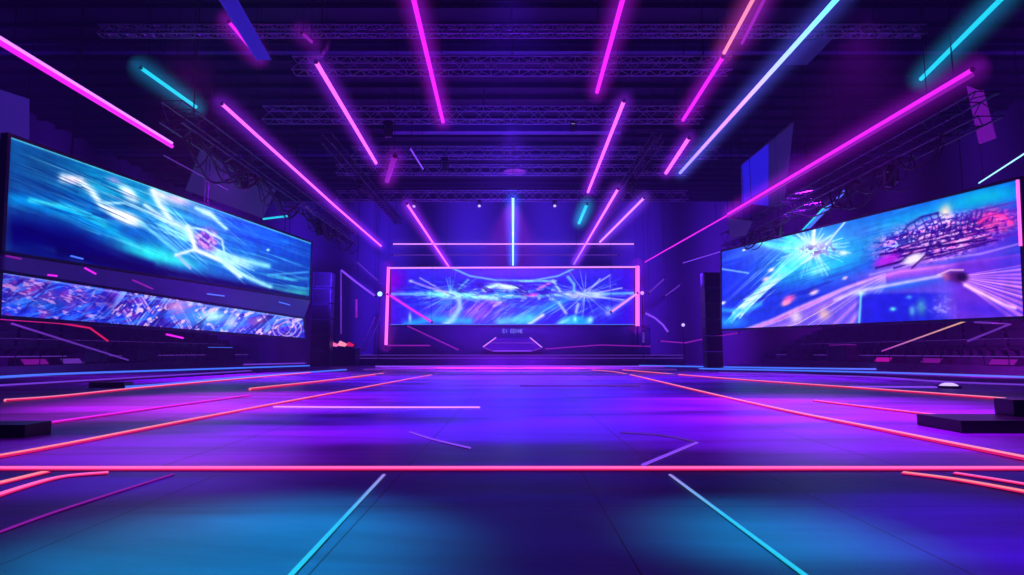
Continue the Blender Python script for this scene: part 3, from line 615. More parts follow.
# ------------------------------------------------------------------ ceiling tubes
def ctube(px0, px1, Z, r, m, label, halo=None, mid=None, Zf=None, double=None):
    r *= .8
    a = at_z(px0[0], px0[1], Z); b = at_z(px1[0], px1[1], Zf or Z)
    pts = [a] + ([at_z(mid[0], mid[1], Z)] if mid else []) + [b]
    t = thing('light_tube', tuple(a), label, 'light', 'glowing tubes hung from the roof')
    MB().tube(pts, r, 8).build('diffuser', M[m], t, True)
    up = Vector((0, 0, r * .95))
    h = MB()
    for p, q in zip(pts, pts[1:]): h.beam(p + up * 1.2, q + up * 1.2, r * .9, r * .7)
    h.build('housing', M['black'], t)
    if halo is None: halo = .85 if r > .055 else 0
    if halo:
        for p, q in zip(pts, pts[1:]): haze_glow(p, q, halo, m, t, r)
    for p, q in ((pts[0], pts[1]), (pts[-1], pts[-2])):
        d = (p - q).normalized(); MB().tube([p, p + d * .05], r * 1.03, 8).build('end_cap', M['black'], t)
    if double:
        o = Vector(double[0]); MB().tube([p + o for p in pts], double[1], 8).build('second_diffuser', M[double[2]], t, True)
    for k in (.1, .9):
        p = pts[0].lerp(pts[-1], k) if not mid else (pts[0].lerp(pts[1], .2) if k < .5 else pts[1].lerp(pts[2], .8))
        MB().tube([p + up, (p.x, p.y, HR)], .012, 5).build('hanging_wire', M['cable'], t)
    return t
ctube((-14, 29), (172, 143), 10, .065, 'lilac', 'long double magenta and lilac tube above the left screen, leftmost of the roof tubes', double=((.01, 0, -.15), .08, 'magenta'))
ctube((141, 68), (196, 107), 12, .095, 'cyan', 'short bright cyan tube at upper left')
ctube((229, 22), (258, 57), 13, .075, 'magenta', 'short magenta tube at upper left beside the blue beam')
ctube((302, 33), (312, 42), 13, .07, 'magdeep', 'tiny dim pink tube right of the blue beam')
ctube((222, 104), (381, 246), 10.5, .085, 'pink', 'long bent pink tube running above the left screen toward the stage', mid=(335, 206))
ctube((316, 62), (376, 163), 12, .11, 'pink', 'straight pink tube between the long bent tube and the centre')
ctube((409, -20), (443, 122), 12.2, .105, 'magenta', 'magenta tube left of centre reaching the top of the view')
ctube((410, 148), (423, 169), 11, .05, 'violet', 'tiny violet tube below the left of centre magenta tube')
ctube((407, 204), (449, 267), 9.3, .085, 'pink', 'pink tube ending just above the left of the stage frame')
ctube((513, 197), (513, 265), 9.3, .085, 'skyfade', 'pale blue tube straight above the centre of the stage')
ctube((628, -20), (597, 92), 12.2, .105, 'magenta', 'magenta tube right of centre reaching the top of the view')
ctube((624, 101), (588, 192), 11.4, .105, 'pink', 'pink tube directly below the right of centre magenta tube')
ctube((587, 204), (579, 223), 10, .12, 'cyan', 'very short cyan tube right of the central blue tube')
ctube((618, 189), (574, 264), 9.4, .085, 'fadeblue', 'tube fading from pink to blue ending above the right of the stage')
ctube((644, 198), (600, 242), 9.6, .085, 'lilac', 'whitish lilac tube slanting right of the fading pink tube')
ctube((757, -8), (724, 53), 12.2, .08, 'salmon', 'salmon tube at the top right of centre')
ctube((768, -8), (742, 43), 12.6, .07, 'magdeep', 'dark magenta tube just right of the salmon tube')
ctube((723, 57), (683, 120), 12.2, .10, 'magenta', 'magenta tube continuing below the salmon tube')
ctube((689, 138), (666, 173), 11.5, .12, 'pink', 'short pink tube below and left of the long cyan to lilac tube')
ctube((843, -8), (680, 173), 11.5, .10, 'rainbow', 'long tube running from cyan to lilac on the right')
ctube((1008, -8), (921, 79), 11.5, .095, 'cyan', 'thick cyan tube in the upper right corner')
ctube((972, 70), (728, 214), 9.2, .085, 'magenta', 'long thick magenta tube above the right screen', double=((.0, 0, -.15), .06, 'magdeep'))
ctube((728, 215), (645, 262), 9.2, .06, 'magenta', 'thin magenta tube continuing the long one toward the stage')
ctube((1030, 150), (979, 183), 8.6, .035, 'skyfade', 'thin pale cyan tube above the near end of the right screen')
ctube((163, 155), (228, 190), 9.5, .03, 'dimvio', 'faint cable streak just above the left screen, built as a glowing tube')  # streak along a cable put in as a dim glowing tube
ctube((395, 156), (387, 181), 9.5, .14, 'magdeep', 'stubby magenta tube hanging between two pink tubes left of centre')

# ------------------------------------------------------------------ trusses
def truss(a, b, s, label, name='lighting_truss', m='truss', hang=True, dark=False):
    a = Vector(a); b = Vector(b); d = (b - a); L = d.length; d.normalize()
    z = Vector((0, 0, 1)); x = d.cross(z).normalized(); t = thing(name, tuple((a + b) / 2 - z * s / 2), label, 'truss', 'aluminium box trusses under the roof')
    cs = [x * i * s / 2 + z * j * s / 2 for i, j in ((-1, -1), (1, -1), (1, 1), (-1, 1))]
    for c in cs: MB().tube([a + c, b + c], .035, 6).build('chord', M[m], t)
    w = MB(); n = max(2, int(L / s)); 
    for k in range(n):
        p = a + d * (L * k / n); q = a + d * (L * (k + 1) / n)
        for i in range(4):
            c0, c1 = cs[i], cs[(i + 1) % 4]
            if k % 2: c0, c1 = c1, c0
            w.tube([p + c0, q + c1], .018, 4)
        w.tube([p + cs[0], p + cs[1]], .018, 4); w.tube([p + cs[2], p + cs[3]], .018, 4)
    w.build('lacing', M[m], t)
    if hang:
        for k in (.06, .5, .94):
            p = a + d * L * k; MB().tube([p + z * s / 2, (p.x, p.y, HR)], .025, 5).build('hoist_chain', M['cable'], t)
    return t
ZT = 13.6
def ty(py, Z=ZT): return at_z(512, py, Z).y
for py, s, x0, x1, lab in ((31, .35, -16, 16, 'cross truss nearest the camera, at the very top'), (66, .6, -9.5, 9.5, 'second cross truss from the camera'),
                        (115, .7, -13, 10, 'third cross truss from the camera, above the blue beam'), (153, .6, -10, 13, 'fourth cross truss from the camera, beyond the blue beam'),
                        (170, .6, -12, 12, 'fifth cross truss from the camera'), (196, .7, -14, 14, 'farthest cross truss above the stage')):
    truss((x0, ty(py), ZT), (x1, ty(py), ZT), s, lab)
yb = ty(129, 13.4)
be = thing('roof_beam', (0, yb, 13.2), 'thick blue-lit flat beam spanning the centre of the roof', 'beam')
MB().box((-.3, yb, 13.4), (12.6, .5, .45)).build('beam_body', M['beam'], be)
for xx in (-5, 5): MB().tube([(xx, yb, 13.6), (xx, yb, HR)], .03, 6).build('hanging_rod', M['dark'], be)
truss((-12.4, 21, 9.9), (-12.4, 46, 9.9), .8, 'dark truss running lengthwise beside the bent pink tube', m='dark')
truss((14.9, 18, 8.9), (14.9, 41, 8.9), .8, 'dark truss running lengthwise above the right screen', m='dark')
truss((-9.6, 30, 12.2), (-9.6, 50, 12.2), .5, 'slim lengthwise truss left of the centre', m='dark')
truss((7.6, 30, 12.3), (7.6, 50, 12.3), .5, 'slim lengthwise truss right of the centre', m='dark')

# cable bundles on the long trusses
def bundle(x, y0, y1, z, label, seed):
    r = random.Random(seed); t = thing('cable_bundle', (x, (y0 + y1) / 2, z - .8), label, 'cable', 'black cable swags on the side trusses')
    if 1:
        for q in range(16):
            m = MB()
            a = r.uniform(y0, y1 - 2); L = r.uniform(1.5, 5); sag = r.uniform(.3, 1.1); dx = r.uniform(-.45, .45); r0 = r.uniform(.02, .06)
            pts = [(x + dx + .1 * math.sin(i), a + L * i / 8, z - .4 - sag * (1 - ((i - 4) / 4) ** 2)) for i in range(9)]
            m.tube(pts, r0, 5).build('cable', M['cable'], t, True)
bundle(-12.4, 22, 33, 9.9, 'black cable swags under the near half of the left long truss', 3)
bundle(-12.4, 34, 45, 9.9, 'black cable swags under the far half of the left long truss', 4)
bundle(14.9, 19, 29, 8.9, 'black cable swags under the near half of the right long truss', 5)
bundle(14.9, 30, 40, 8.9, 'black cable swags under the far half of the right long truss', 6)

# moving head lights
def mover(p, ax, label, lens='purlens', s=1.0, tilt=35):
    p = Vector(p); t = thing('moving_head_light', tuple(p), label, 'stage light', 'moving head lights under the trusses')
    t.rotation_euler = (0, 0, ax); t.scale = (s, s, s)
    def b(name, mb, m, par=None, sm=False):
        me = bpy.data.meshes.new(name); me.from_pydata([tuple(v) for v in mb.v], [], mb.f); me.update(); me.materials.append(m)
        o = bpy.data.objects.new(name, me); C.objects.link(o); o.parent = par or t; return o
    b('clamp', MB().box((0, 0, .14), (.1, .3, .2)), M['dark']); b('safety_wire', MB().tube([(.1, .1, 0), (.1, .1, (HR - p.z) / s)], .008, 4), M['cable'])
    b('base', MB().box((0, 0, -.08), (.42, .32, .16)).box((0, 0, .03), (.12, .12, .1)), M['black'])
    b('yoke', MB().box((0, 0, -.2), (.5, .16, .08)).box((-.23, 0, -.42), (.05, .18, .46)).box((.23, 0, -.42), (.05, .18, .46)), M['dark'])
    a = R(tilt); d = Vector((0, math.sin(a) * (-1 if lens == 'white' else 1), -math.cos(a))); c = Vector((0, 0, -.52))
    hd = b('head', MB().tube([c - d * .26, c - d * .2, c + d * .1, c + d * .3], .13, 14, .19), M['black'])
    b('lens', MB().tube([c + d * .3, c + d * .32], .165, 14), M[lens], hd)
    return t
for i, (x, y, z, lens, tilt, lab) in enumerate((
    (-6.5, ty(115), ZT - .35, 'purlens', 20, 'purple moving head under the third truss, left end'), (3.2, ty(115), ZT - .35, 'white', 160, 'moving head with unlit front under the third truss, right of centre'),
    (-4.2, ty(153), ZT - .3, 'purlens', 30, 'purple moving head under the fourth truss, left'), (8.5, ty(153), ZT - .3, 'purlens', 30, 'purple moving head under the fourth truss, right'),
    (-7.8, ty(196), ZT - .35, 'white', 40, 'white moving head under the farthest truss, left end'), (-2.6, ty(196), ZT - .35, 'white', 50, 'white moving head under the farthest truss, left of centre'),
    (3.4, ty(196), ZT - .35, 'white', 50, 'white moving head under the farthest truss, right of centre'), (7.9, ty(196), ZT - .35, 'purlens', 40, 'purple moving head under the farthest truss, right end'),
    (-12.4, 27, 9.5, 'purlens', 30, 'moving head under the left long truss, near end'), (-12.4, 38, 9.5, 'purlens', 30, 'moving head under the left long truss, far end'),
    (14.9, 23, 8.5, 'purlens', 25, 'moving head under the right long truss, near end'), (14.9, 33, 8.5, 'purlens', 25, 'moving head under the right long truss, far end'),
    (-9.6, 37, 11.95, 'blue', 60, 'blue moving head under the slim left truss'), (7.6, 37, 12.05, 'purlens', 50, 'moving head under the slim right truss'))):
    mover((x, y, z), 0, lab, lens, .7 if lens == 'white' else 1.0, tilt)
# pendant dish
pd = at_y(515, 172, 44); t = thing('pendant_lamp', tuple(pd), 'round dim purple dish lamp hung at the centre of the roof', 'lamp')
m = MB().tube([pd, pd + Vector((0, 0, .5))], 1.0, 24, .25); m.build('lamp_shade', M['fabric'], t, True)
MB().tube([pd - Vector((0, 0, .03)), pd], .85, 24).build('diffuser', M['magpanel'], t); MB().tube([pd + Vector((0, 0, .45)), (pd.x, pd.y, HR)], .03, 6).build('hanging_rod', M['dark'], t)

# ------------------------------------------------------------------ banners and fabric panels
def panel(name, pts, m, label, cat='banner', th=(.06, 0, 0)):
    pts = [Vector(p) for p in pts]; t = thing(name, tuple(min(pts, key=lambda p: p.z)), label, cat)
    MB().poly(pts, th).build('fabric', m, t)
    top = sorted(pts, key=lambda p: -p.z)[:2]
    MB().tube(top, .05, 6).build('top_rail', M['dark'], t)
    for p in top: MB().tube([p, (p.x, p.y, HR)], .015, 5).build('hanging_wire', M['cable'], t)
    return t
PX = lambda x, y, X: at_plane(x, y, Vector((X, 0, 0)), Vector((1, 0, 0)))
pb = emat('blue_glow_cloth', (.012, .010, .72), .85); pbd = emat('dim_blue_cloth', (.010, .008, .10), .8)  # banner and drape cloths glow by emission in place of light on them
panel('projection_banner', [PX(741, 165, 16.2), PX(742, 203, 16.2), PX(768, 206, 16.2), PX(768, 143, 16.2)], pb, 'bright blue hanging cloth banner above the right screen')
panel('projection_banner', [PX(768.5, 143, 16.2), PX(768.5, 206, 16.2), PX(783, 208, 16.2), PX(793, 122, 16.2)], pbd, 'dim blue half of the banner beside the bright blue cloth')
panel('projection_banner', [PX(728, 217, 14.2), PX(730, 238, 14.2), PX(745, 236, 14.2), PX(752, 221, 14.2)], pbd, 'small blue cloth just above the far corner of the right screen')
panel('wall_drape', [PX(-6, 88, -21), PX(-6, 137, -21), PX(28, 150, -21), PX(28, 99, -21)], emat('violet_cloth', (.03, .01, .24), .8), 'drape with painted violet glow above the near corner of the left screen', 'drape')
panel('wall_drape', [PX(966, 84, 19), PX(979, 144, 19), PX(995, 138, 19), PX(982, 90, 19)], emat('magenta_cloth', (.16, .004, .36), .8), 'drape with painted magenta glow above the near end of the right screen', 'drape')
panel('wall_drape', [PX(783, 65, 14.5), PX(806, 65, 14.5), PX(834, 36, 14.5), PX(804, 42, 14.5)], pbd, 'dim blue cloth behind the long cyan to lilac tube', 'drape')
panel('wall_drape', [PX(214, -8, -9.5), PX(256, 60, -9.5), PX(270, 60, -9.5), PX(232, -8, -9.5)], emat('painted_blue_beam', (.025, .012, .5), .7), 'deep blue light beam at the upper left, painted as a glowing strip', 'drape')  # light beam in the haze put in as a glowing strip
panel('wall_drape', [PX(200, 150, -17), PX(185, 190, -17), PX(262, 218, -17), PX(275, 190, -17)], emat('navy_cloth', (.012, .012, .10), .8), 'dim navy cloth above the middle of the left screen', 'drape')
tubeset('neon_tube', [PX(802, 235, 16.5), PX(818, 218, 16.5), PX(846, 190, 16.5)], .07, M['blue'], 'upper edge of a light beam behind the right screen, built as a blue glowing tube')  # haze beam edges put in as glowing tubes, here and below
tubeset('neon_tube', [PX(796, 237, 16.6), PX(822, 210, 16.6), PX(838, 199, 16.6)], .05, M['cyan'], 'lower edge of a light beam behind the right screen, built as a cyan glowing tube')
tubeset('neon_tube', [at_y(306, 206, 45), at_y(316, 216, 45)], .05, M['dimvio'], 'tiny faint tube above the far end of the left screen')
tubeset('neon_tube', [at_y(263, 219, 36), at_y(288, 216, 36)], .06, M['cyan'], 'small teal tube on the far upper corner of the left screen')

# ------------------------------------------------------------------ floor light lines
FL = lambda x, y: at_z(x, y, .012)
def fline(pts, wpx, m, label, group='light lines set in the floor', hgt=None):
    if hgt is None:
        dd_ = FL(*pts[len(pts) // 2]).y; hgt = .014 if dd_ < 8 else min(.15, .0022 * dd_)
    P = [FL(*p) for p in pts]
    t = thing('floor_light_strip', (P[0].x, P[0].y, 0), label, 'light', group)
    # smooth the polyline
    d = MB(); h = MB()
    n = len(P)
    ctr = []
    for i in range(n - 1):
        k = 1 if n == 2 else 8
        p0 = P[max(i - 1, 0)]; p1 = P[i]; p2 = P[i + 1]; p3 = P[min(i + 2, n - 1)]
        for j in range(k):
            s = j / k
            ctr.append(p1.lerp(p2, s) if n == 2 else .5 * ((2 * p1) + (p2 - p0) * s + (2 * p0 - 5 * p1 + 4 * p2 - p3) * s * s + (3 * p1 - p0 - 3 * p2 + p3) * s ** 3))
    ctr.append(P[-1])
    w = wpx
    for mb, ww, z0, z1 in ((h, w + .012, 0, .006), (d, w, .001, hgt + .002)):
        o = len(mb.v); k = len(ctr)
        for i, p in enumerate(ctr):
            dd = (ctr[min(i + 1, k - 1)] - ctr[max(i - 1, 0)]); dd.z = 0; dd.normalize(); sx = Vector((dd.y, -dd.x, 0)) * ww / 2
            for q, z in ((p - sx, z0), (p + sx, z0), (p + sx, z1), (p - sx, z1)): mb.v.append(Vector((q.x, q.y, z)))
        for i in range(k - 1):
            for j in range(4): mb.f.append((o + 4 * i + j, o + 4 * i + 4 + j, o + 4 * i + 4 + (j + 1) % 4, o + 4 * i + (j + 1) % 4))
        mb.f.append((o, o + 1, o + 2, o + 3)); mb.f.append((o + 4 * k - 1, o + 4 * k - 2, o + 4 * k - 3, o + 4 * k - 4))
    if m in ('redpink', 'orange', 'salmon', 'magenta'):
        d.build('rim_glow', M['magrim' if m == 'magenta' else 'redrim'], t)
        cc = MB(); k = len(ctr); ww = w * .62
        for i, p in enumerate(ctr):
            dd = (ctr[min(i + 1, k - 1)] - ctr[max(i - 1, 0)]); dd.z = 0; dd.normalize(); sx = Vector((dd.y, -dd.x, 0)) * ww / 2
            z1 = hgt + .002 + min(.02, hgt * .35)
            for q, z in ((p - sx, .002), (p + sx, .002), (p + sx, z1), (p - sx, z1)): cc.v.append(Vector((q.x, q.y, z)))
        for i in range(k - 1):
            for j in range(4): cc.f.append((4 * i + j, 4 * i + 4 + j, 4 * i + 4 + (j + 1) % 4, 4 * i + (j + 1) % 4))
        cc.f.append((0, 1, 2, 3)); cc.f.append((4 * k - 1, 4 * k - 2, 4 * k - 3, 4 * k - 4))
        cc.build('core', M[m], t)
    else: d.build('diffuser', M[m], t)
    h.build('channel', M['black'], t)
    return t
fline([(-30, 468), (1054, 468)], .19, 'redpink', 'thick red pink light line crossing the whole floor')
fline([(384, 474.5), (270, 597)], .026, 'cyanfloor', 'cyan floor line in the left foreground')
fline([(670, 474.5), (832, 595)], .026, 'cyanfloor', 'cyan floor line in the right foreground')
fline([(-40, 463), (60, 446), (250, 409), (437, 374)], .11, 'orange', 'long orange red line bounding the left of the central floor')
fline([(588, 370), (620, 373), (740, 401), (880, 430), (1060, 466)], .11, 'salmon', 'long salmon line bounding the right of the central floor')
fline([(23, 427), (130, 412), (250, 395.5)], .13, 'magenta', 'magenta floor line left of the long orange red line')
fline([(250, 390), (330, 381), (383, 374)], .12, 'orange', 'short orange line just left of the far end of the orange red line')
fline([(5, 401), (60, 397), (130, 389.5), (210, 382), (310, 373)], .14, 'salmon', 'thin salmon line on the far left floor')
fline([(128, 387.5), (170, 384.5), (250, 377), (345, 370)], .24, 'blue', 'blue floor line starting on the left floor')
fline([(-20, 387), (90, 380.5), (250, 371)], .2, 'vivid', 'dim violet line on the far left floor')
fline([(-20, 379), (60, 374.5), (160, 371), (310, 366)], .5, 'blue', 'blue line along the foot of the left seating stand')
fline([(-20, 372.5), (160, 367), (310, 363.5)], .4, 'vivid', 'dim violet line nearest the left seating stand')
fline([(620, 370), (720, 378.5), (864, 389), (1005, 399.5)], .14, 'salmon', 'long salmon line on the right floor beyond the bounding line')
fline([(815, 401), (880, 409), (966, 419)], .13, 'redpink', 'short red pink line on the right floor')
fline([(640, 366), (820, 369), (1050, 371)], .45, 'blue', 'blue line along the foot of the right seating stand')
fline([(700, 369), (864, 372.5), (1050, 378.5)], .34, 'blue', 'second blue line on the right floor')
fline([(720, 373), (864, 377), (940, 382), (1050, 386)], .2, 'vivid', 'dim violet line on the right floor')
fline([(850, 387), (935, 387.5)], .28, 'violet', 'short blue violet line leading to the glowing floor lamp')
fline([(274, 407), (380, 407.5), (480, 407.5)], .11, 'lilac', 'thin lilac line crossing the left of the central floor')
fline([(520, 386), (640, 386)], .2, 'dimvio', 'faint violet cross line on the far central floor')
fline([(-30, 490), (-5, 484), (45, 472)], .12, 'orange', 'short orange curve at the left end of the thick line')
fline([(-30, 505), (10, 491), (60, 477), (108, 472.5)], .10, 'redpink', 'red pink curve under the left end of the thick line')
fline([(903, 472.5), (960, 480), (1054, 497)], .12, 'orange', 'orange curve at the right end of the thick line')
fline([(955, 473), (1000, 480), (1054, 489)], .08, 'redpink', 'red pink curve at the far right end of the thick line')
fline([(-30, 543), (60, 510), (173, 474)], .02, 'magdeep', 'lit floor seam in the left foreground, painted as a soft purple glow line')  # lit tile seam put in as a glowing strip
fline([(410, 432), (432, 439), (470, 448)], .03, 'violet', 'faint violet curve left of centre on the floor')
fline([(643, 465), (697, 442.5)], .045, 'violet', 'short violet line slanting on the right of the central floor')
fline([(697, 442), (660, 435), (620, 432.5)], .03, 'dimvio', 'faint curved line meeting the short violet slanting line')
for i, (y, m_, lab) in enumerate(((362.6, 'violet', 'violet cross line at the foot of the stage'), (364.6, 'dimvio', 'dim violet cross line second from the stage'), (367, 'violet', 'violet cross line third from the stage'), (370.2, 'dimvio', 'dim violet cross line fourth from the stage'), (375, 'dimvio', 'dim violet cross line fifth from the stage'))):
    fline([(400 - i * 12, y), (640 + i * 12, y)], .55 - i * .08, m_, lab)

# glowing floor lamp (right) and small lamps
def floor_lamp(p, r, m, label):
    p = Vector((p.x, p.y, 0)); t = thing('floor_uplight', tuple(p), label, 'light')
    MB().tube([p, p + Vector((0, 0, .08))], r * 1.25, 16).build('housing', M['black'], t)
    MB().tube([p + Vector((0, 0, .08)), p + Vector((0, 0, .14)), p + Vector((0, 0, .17))], r, 16, r * .4).build('lens', M[m], t, True)
floor_lamp(at_z(949, 388, 0), .28, 'white', 'small white pink uplight glowing on the right floor')
# ------------------------------------------------------------------ seating stands
def stand(sgn, label):
    t = thing('seating_stand', (sgn * 25, 38, 0), label, 'seating stand')
    for k in range(6):
        x0 = 24.6 + k * 1.2; MB().box((sgn * (x0 + (32 - x0) / 2), 38, .25 + k * .5), (32 - x0, 42, .5 if k else .5)).build('tier', M['stand'], t)
        if k in (1, 3): MB().box((sgn * (x0 - .01), 38, .46 + k * .5), (.05, 42, .05)).build('step_light', M['dimvio'], t)
        if k == 0: continue
        b = MB()
        for j in range(26):
            y = 18.2 + j * 1.6
            b.box((sgn * (x0 + .65), y + .6, .5 + k * .5 + .4), (.42, 1.3, .06)).box((sgn * (x0 + .9), y + .6, .5 + k * .5 + .66), (.05, 1.3, .4))
            b.box((sgn * (x0 + .65), y + .25, .5 + k * .5 + .2), (.3, .05, .4)).box((sgn * (x0 + .65), y + .95, .5 + k * .5 + .2), (.3, .05, .4))
        b.build('bench_row', M['case'], t)
    r = MB(); 
    r.tube([(sgn * 24.7, 17.2, 1.5), (sgn * 24.7, 58.8, 1.5)], .035, 6)
    for j in range(27): r.tube([(sgn * 24.7, 17.4 + j * 1.58, .5), (sgn * 24.7, 17.4 + j * 1.58, 1.5)], .025, 5)
    r.build('guard_rail', M['dark'], t)
stand(-1, 'dark stepped seating stand with bench rows below the left screens'); stand(1, 'dark stepped seating stand with bench rows below the right screen')

# slanting neon rails in front of stands
XS = lambda x, y, X: PX(x, y, X)
tubeset('neon_rail', [PX(10, 323, -23.5), PX(128, 360, -23.5)], .05, M['dimvio'], 'violet rail slanting down in front of the left seating stand')
tubeset('neon_rail', [PX(-8, 318, -22), PX(60, 323, -22), PX(90, 328, -22), PX(108, 341, -22)], .05, M['red'], 'red curved light line under the left ribbon screen')
tubeset('neon_rail', [PX(165, 334, -21), PX(183, 338, -21)], .06, M['magenta'], 'small magenta light under the middle of the ribbon screen')
tubeset('neon_rail', [PX(882, 351, 22.5), PX(960, 323, 22.5), PX(987, 313.5, 22.5)], .04, M['railgrad'], 'salmon rail slanting up in front of the right seating stand')
tubeset('neon_rail', [PX(975, 322, 23), PX(1010, 324, 23), PX(968, 341, 23)], .06, M['dimvio'], 'violet bent light line at the right end below the right screen')
# flight cases and speakers on the floor in front of the stands
def case(px, py, X, w, d, h, label, top=None):
    p = PX(px, py, X); t = thing('flight_case', (p.x, p.y, .5), label, 'case', 'dark flight cases along the stands')
    c = Vector((p.x, p.y, .5))
    MB().box(c + Vector((0, 0, .12 + h * .32)), (w, d, h * .64)).build('case_body', M['case'], t, bevel=.02)
    MB().box(c + Vector((0, 0, .12 + h * .82 + .01)), (w, d, h * .34)).build('lid', M['case'], t, bevel=.02)
    for i in (-1, 1):
        for j in (-1, 1): MB().box(c + Vector((i * w / 2, j * d / 2, .12 + h / 2)), (.05, .05, h)).build('corner_edging', M['dark'], t)
    for i in (-1, 1):
        for j in (-1, 1): MB().tube([c + Vector((i * (w / 2 - .12) - .03, j * (d / 2 - .12), .06)), c + Vector((i * (w / 2 - .12) + .03, j * (d / 2 - .12), .06))], .06, 10).build('caster', M['black'], t)
    if top:
        MB().box(c + Vector((0, 0, .14 + h)), (w * .9, d * .9, .04)).build('light_panel', M[top], t)
case(88, 364, -25.2, .9, 2.2, .9, 'dark flight case below the near part of the ribbon screen')
case(220, 360, -25.2, .9, 3.0, .95, 'dark flight case with blue top light left of the stage', 'blue')
case(843, 360, 25.2, .9, 2.6, 1.1, 'dark flight case with magenta top light right of the stage', 'magdeep')
case(800, 360, 25.2, .9, 2.8, .9, 'plain dark flight case below the right screen')
case(140, 362, -25.2, .9, 2.4, .8, 'low dark flight case below the middle of the ribbon screen')
def wedge(px, py, X, label, lens, rot):
    X = 25.12 * (1 if X > 0 else -1); p = PX(px, py, X); c = Vector((p.x, p.y, .5)); t = thing('floor_wash_light', tuple(c), label, 'stage light')
    mb = MB(); s = 1 if X > 0 else -1
    pts = [c + Vector((s * .4, -.9, 0)), c + Vector((-s * .4, -.9, 0)), c + Vector((-s * .1, -.9, .34)), c + Vector((s * .4, -.9, .4))]
    MB().poly(pts, (0, 1.8, 0)).build('housing', M['black'], t)
    n = Vector((-s * .34, 0, .3)).normalized() * .02
    q = [Vector((-s * .36, -.8, .045)), Vector((-s * .36, .8, .045)), Vector((-s * .13, .8, .306)), Vector((-s * .13, -.8, .306))]
    MB().poly([c + v + n for v in q], n).build('lens', M[lens], t)
wedge(30, 362, -21.3, 'magenta wash light on the stand edge at far left', 'washdim', 0)
wedge(68, 362, -21.3, 'violet wash light on the stand edge beside the near flight case', 'dimvio', 0)
wedge(936, 364, 20.3, 'magenta wash light on the stand edge below the right screen', 'washdim', 0)
wedge(1008, 364, 19.5, 'magenta wash light on the stand edge at far right', 'washdim', 0)
wedge(887, 362, 21.5, 'red wash light on the stand edge below the right screen', 'magrim', 0)
a = at_y(327, 349, 52.6); b_ = at_y(357, 349, 52.6); pl = thing('lamp_plinth', ((a.x + b_.x) / 2, 52.8, 0), 'dark plinth left of the stage carrying three red lamps', 'platform')
MB().box(((a.x + b_.x) / 2, 52.8, a.z / 2), (b_.x - a.x, 1.6, a.z)).build('plinth_body', M['case'], pl, bevel=.03)
MB().box(((a.x + b_.x) / 2, 52.8, a.z + .02), (b_.x - a.x + .1, 1.7, .04)).build('top_board', M['black'], pl)
for (x, m_, lab, r_) in ((334, 'redpink', 'red lamp on the plinth left of the stage, leftmost of three', .3), (342, 'salmon', 'salmon lamp on the plinth left of the stage, middle of three', .36), (350, 'red', 'red lamp on the plinth left of the stage, rightmost of three', .3)):
    p = at_y(x, 349, 52.5); q = Vector((p.x, p.y, a.z + .04)); t = thing('stage_wash_light', tuple(q), lab, 'stage light')
    MB().box(q + Vector((0, 0, .06)), (.5, .4, .12)).build('bracket', M['dark'], t)
    d = Vector((.3, -1, .3)).normalized(); c = q + Vector((0, 0, .12 + r_ * .8))
    pts = [c + Vector((-r_ * 1.5, 0, -r_ * .5)), c + Vector((r_ * .9, 0, -r_ * .8)), c + Vector((r_ * 1.6, 0, -r_ * .1)), c + Vector((-r_ * .6, 0, r_ * .9))]
    MB().poly(pts, (0, .4, 0)).build('lamp_body', M['black'], t)
    MB().poly([c + (v - c) * .85 + Vector((0, -.01, 0)) for v in pts], (0, -.04, 0)).build('lens', M[m_], t)
# light stand with white lamp (683,325)
def stand_lamp(px, py, Y, m, label, r=.2):
    p = at_y(px, py, Y); t = thing('lamp_stand', (p.x, p.y, 0), label, 'lamp')
    MB().tube([(p.x, p.y, 0), p], .04, 6).build('pole', M['dark'], t)
    f = MB()
    for k in range(3):
        a = k * 2.094; f.tube([(p.x, p.y, .5), (p.x + .5 * math.cos(a), p.y + .5 * math.sin(a), .02)], .025, 5)
    f.build('tripod_foot', M['dark'], t)
    MB().tube([p + Vector((0, .25, 0)), p + Vector((0, -.05, 0))], r * .8, 12, r).build('lamp_body', M['black'], t)
    MB().tube([p + Vector((0, -.05, 0)), p + Vector((0, -.08, 0))], r * .85, 12).build('lens', M[m], t)
stand_lamp(683, 325, 52, 'white', 'small white lamp on a stand right of the stage', .17)
stand_lamp(380, 294, 54, 'skyfade', 'bright pale blue spotlight on a stand at the left post of the stage frame', .26)
stand_lamp(642, 293, 54, 'lilac', 'lilac spotlight on a stand at the right post of the stage frame', .2)
# ladder-like lift left
def mast(x, y0, y1, Y, label, lean=0):
    a = at_y(x, y0, Y); b = at_y(x + lean, y1, Y); t = thing('equipment_mast', (a.x, a.y, a.z), label, 'mast')
    d = Vector((.25, 0, 0))
    for k in (-1, 1): MB().tube([a + d * k, b + d * k], .05, 6).build('rail', M['truss'], t)
    r = MB()
    for i in range(12): p = a.lerp(b, (i + .5) / 12); r.tube([p - d, p + d], .03, 5)
    r.build('rungs', M['truss'], t)
mast(362, 352, 316, 53, 'dark leaning ladder between the red lamps and the stage frame', 16)
# tall dark speaker towers flanking
def tower(px0, px1, py0, Y, label):
    a = at_y(px0, py0, Y); b = at_y(px1, py0, Y); cx = (a.x + b.x) / 2; w = b.x - a.x; H = a.z
    t = thing('speaker_tower', (cx, Y, 0), label, 'speaker')
    n = 6; hh = H / n
    for k in range(n):
        c = MB().box((cx, Y + .5, hh * (k + .5)), (w, 1.0, hh * .96)).build('speaker_cabinet', M['case'], t, bevel=.03)
        MB().box((cx, Y - .02, hh * (k + .5)), (w * .86, .04, hh * .8)).build('grille', M['dark'], c)
tower(313, 332, 272, 50, 'tall dark speaker tower between the left screen and the stage')
tower(704, 720, 272, 46, 'tall dark speaker tower between the stage and the right screen')

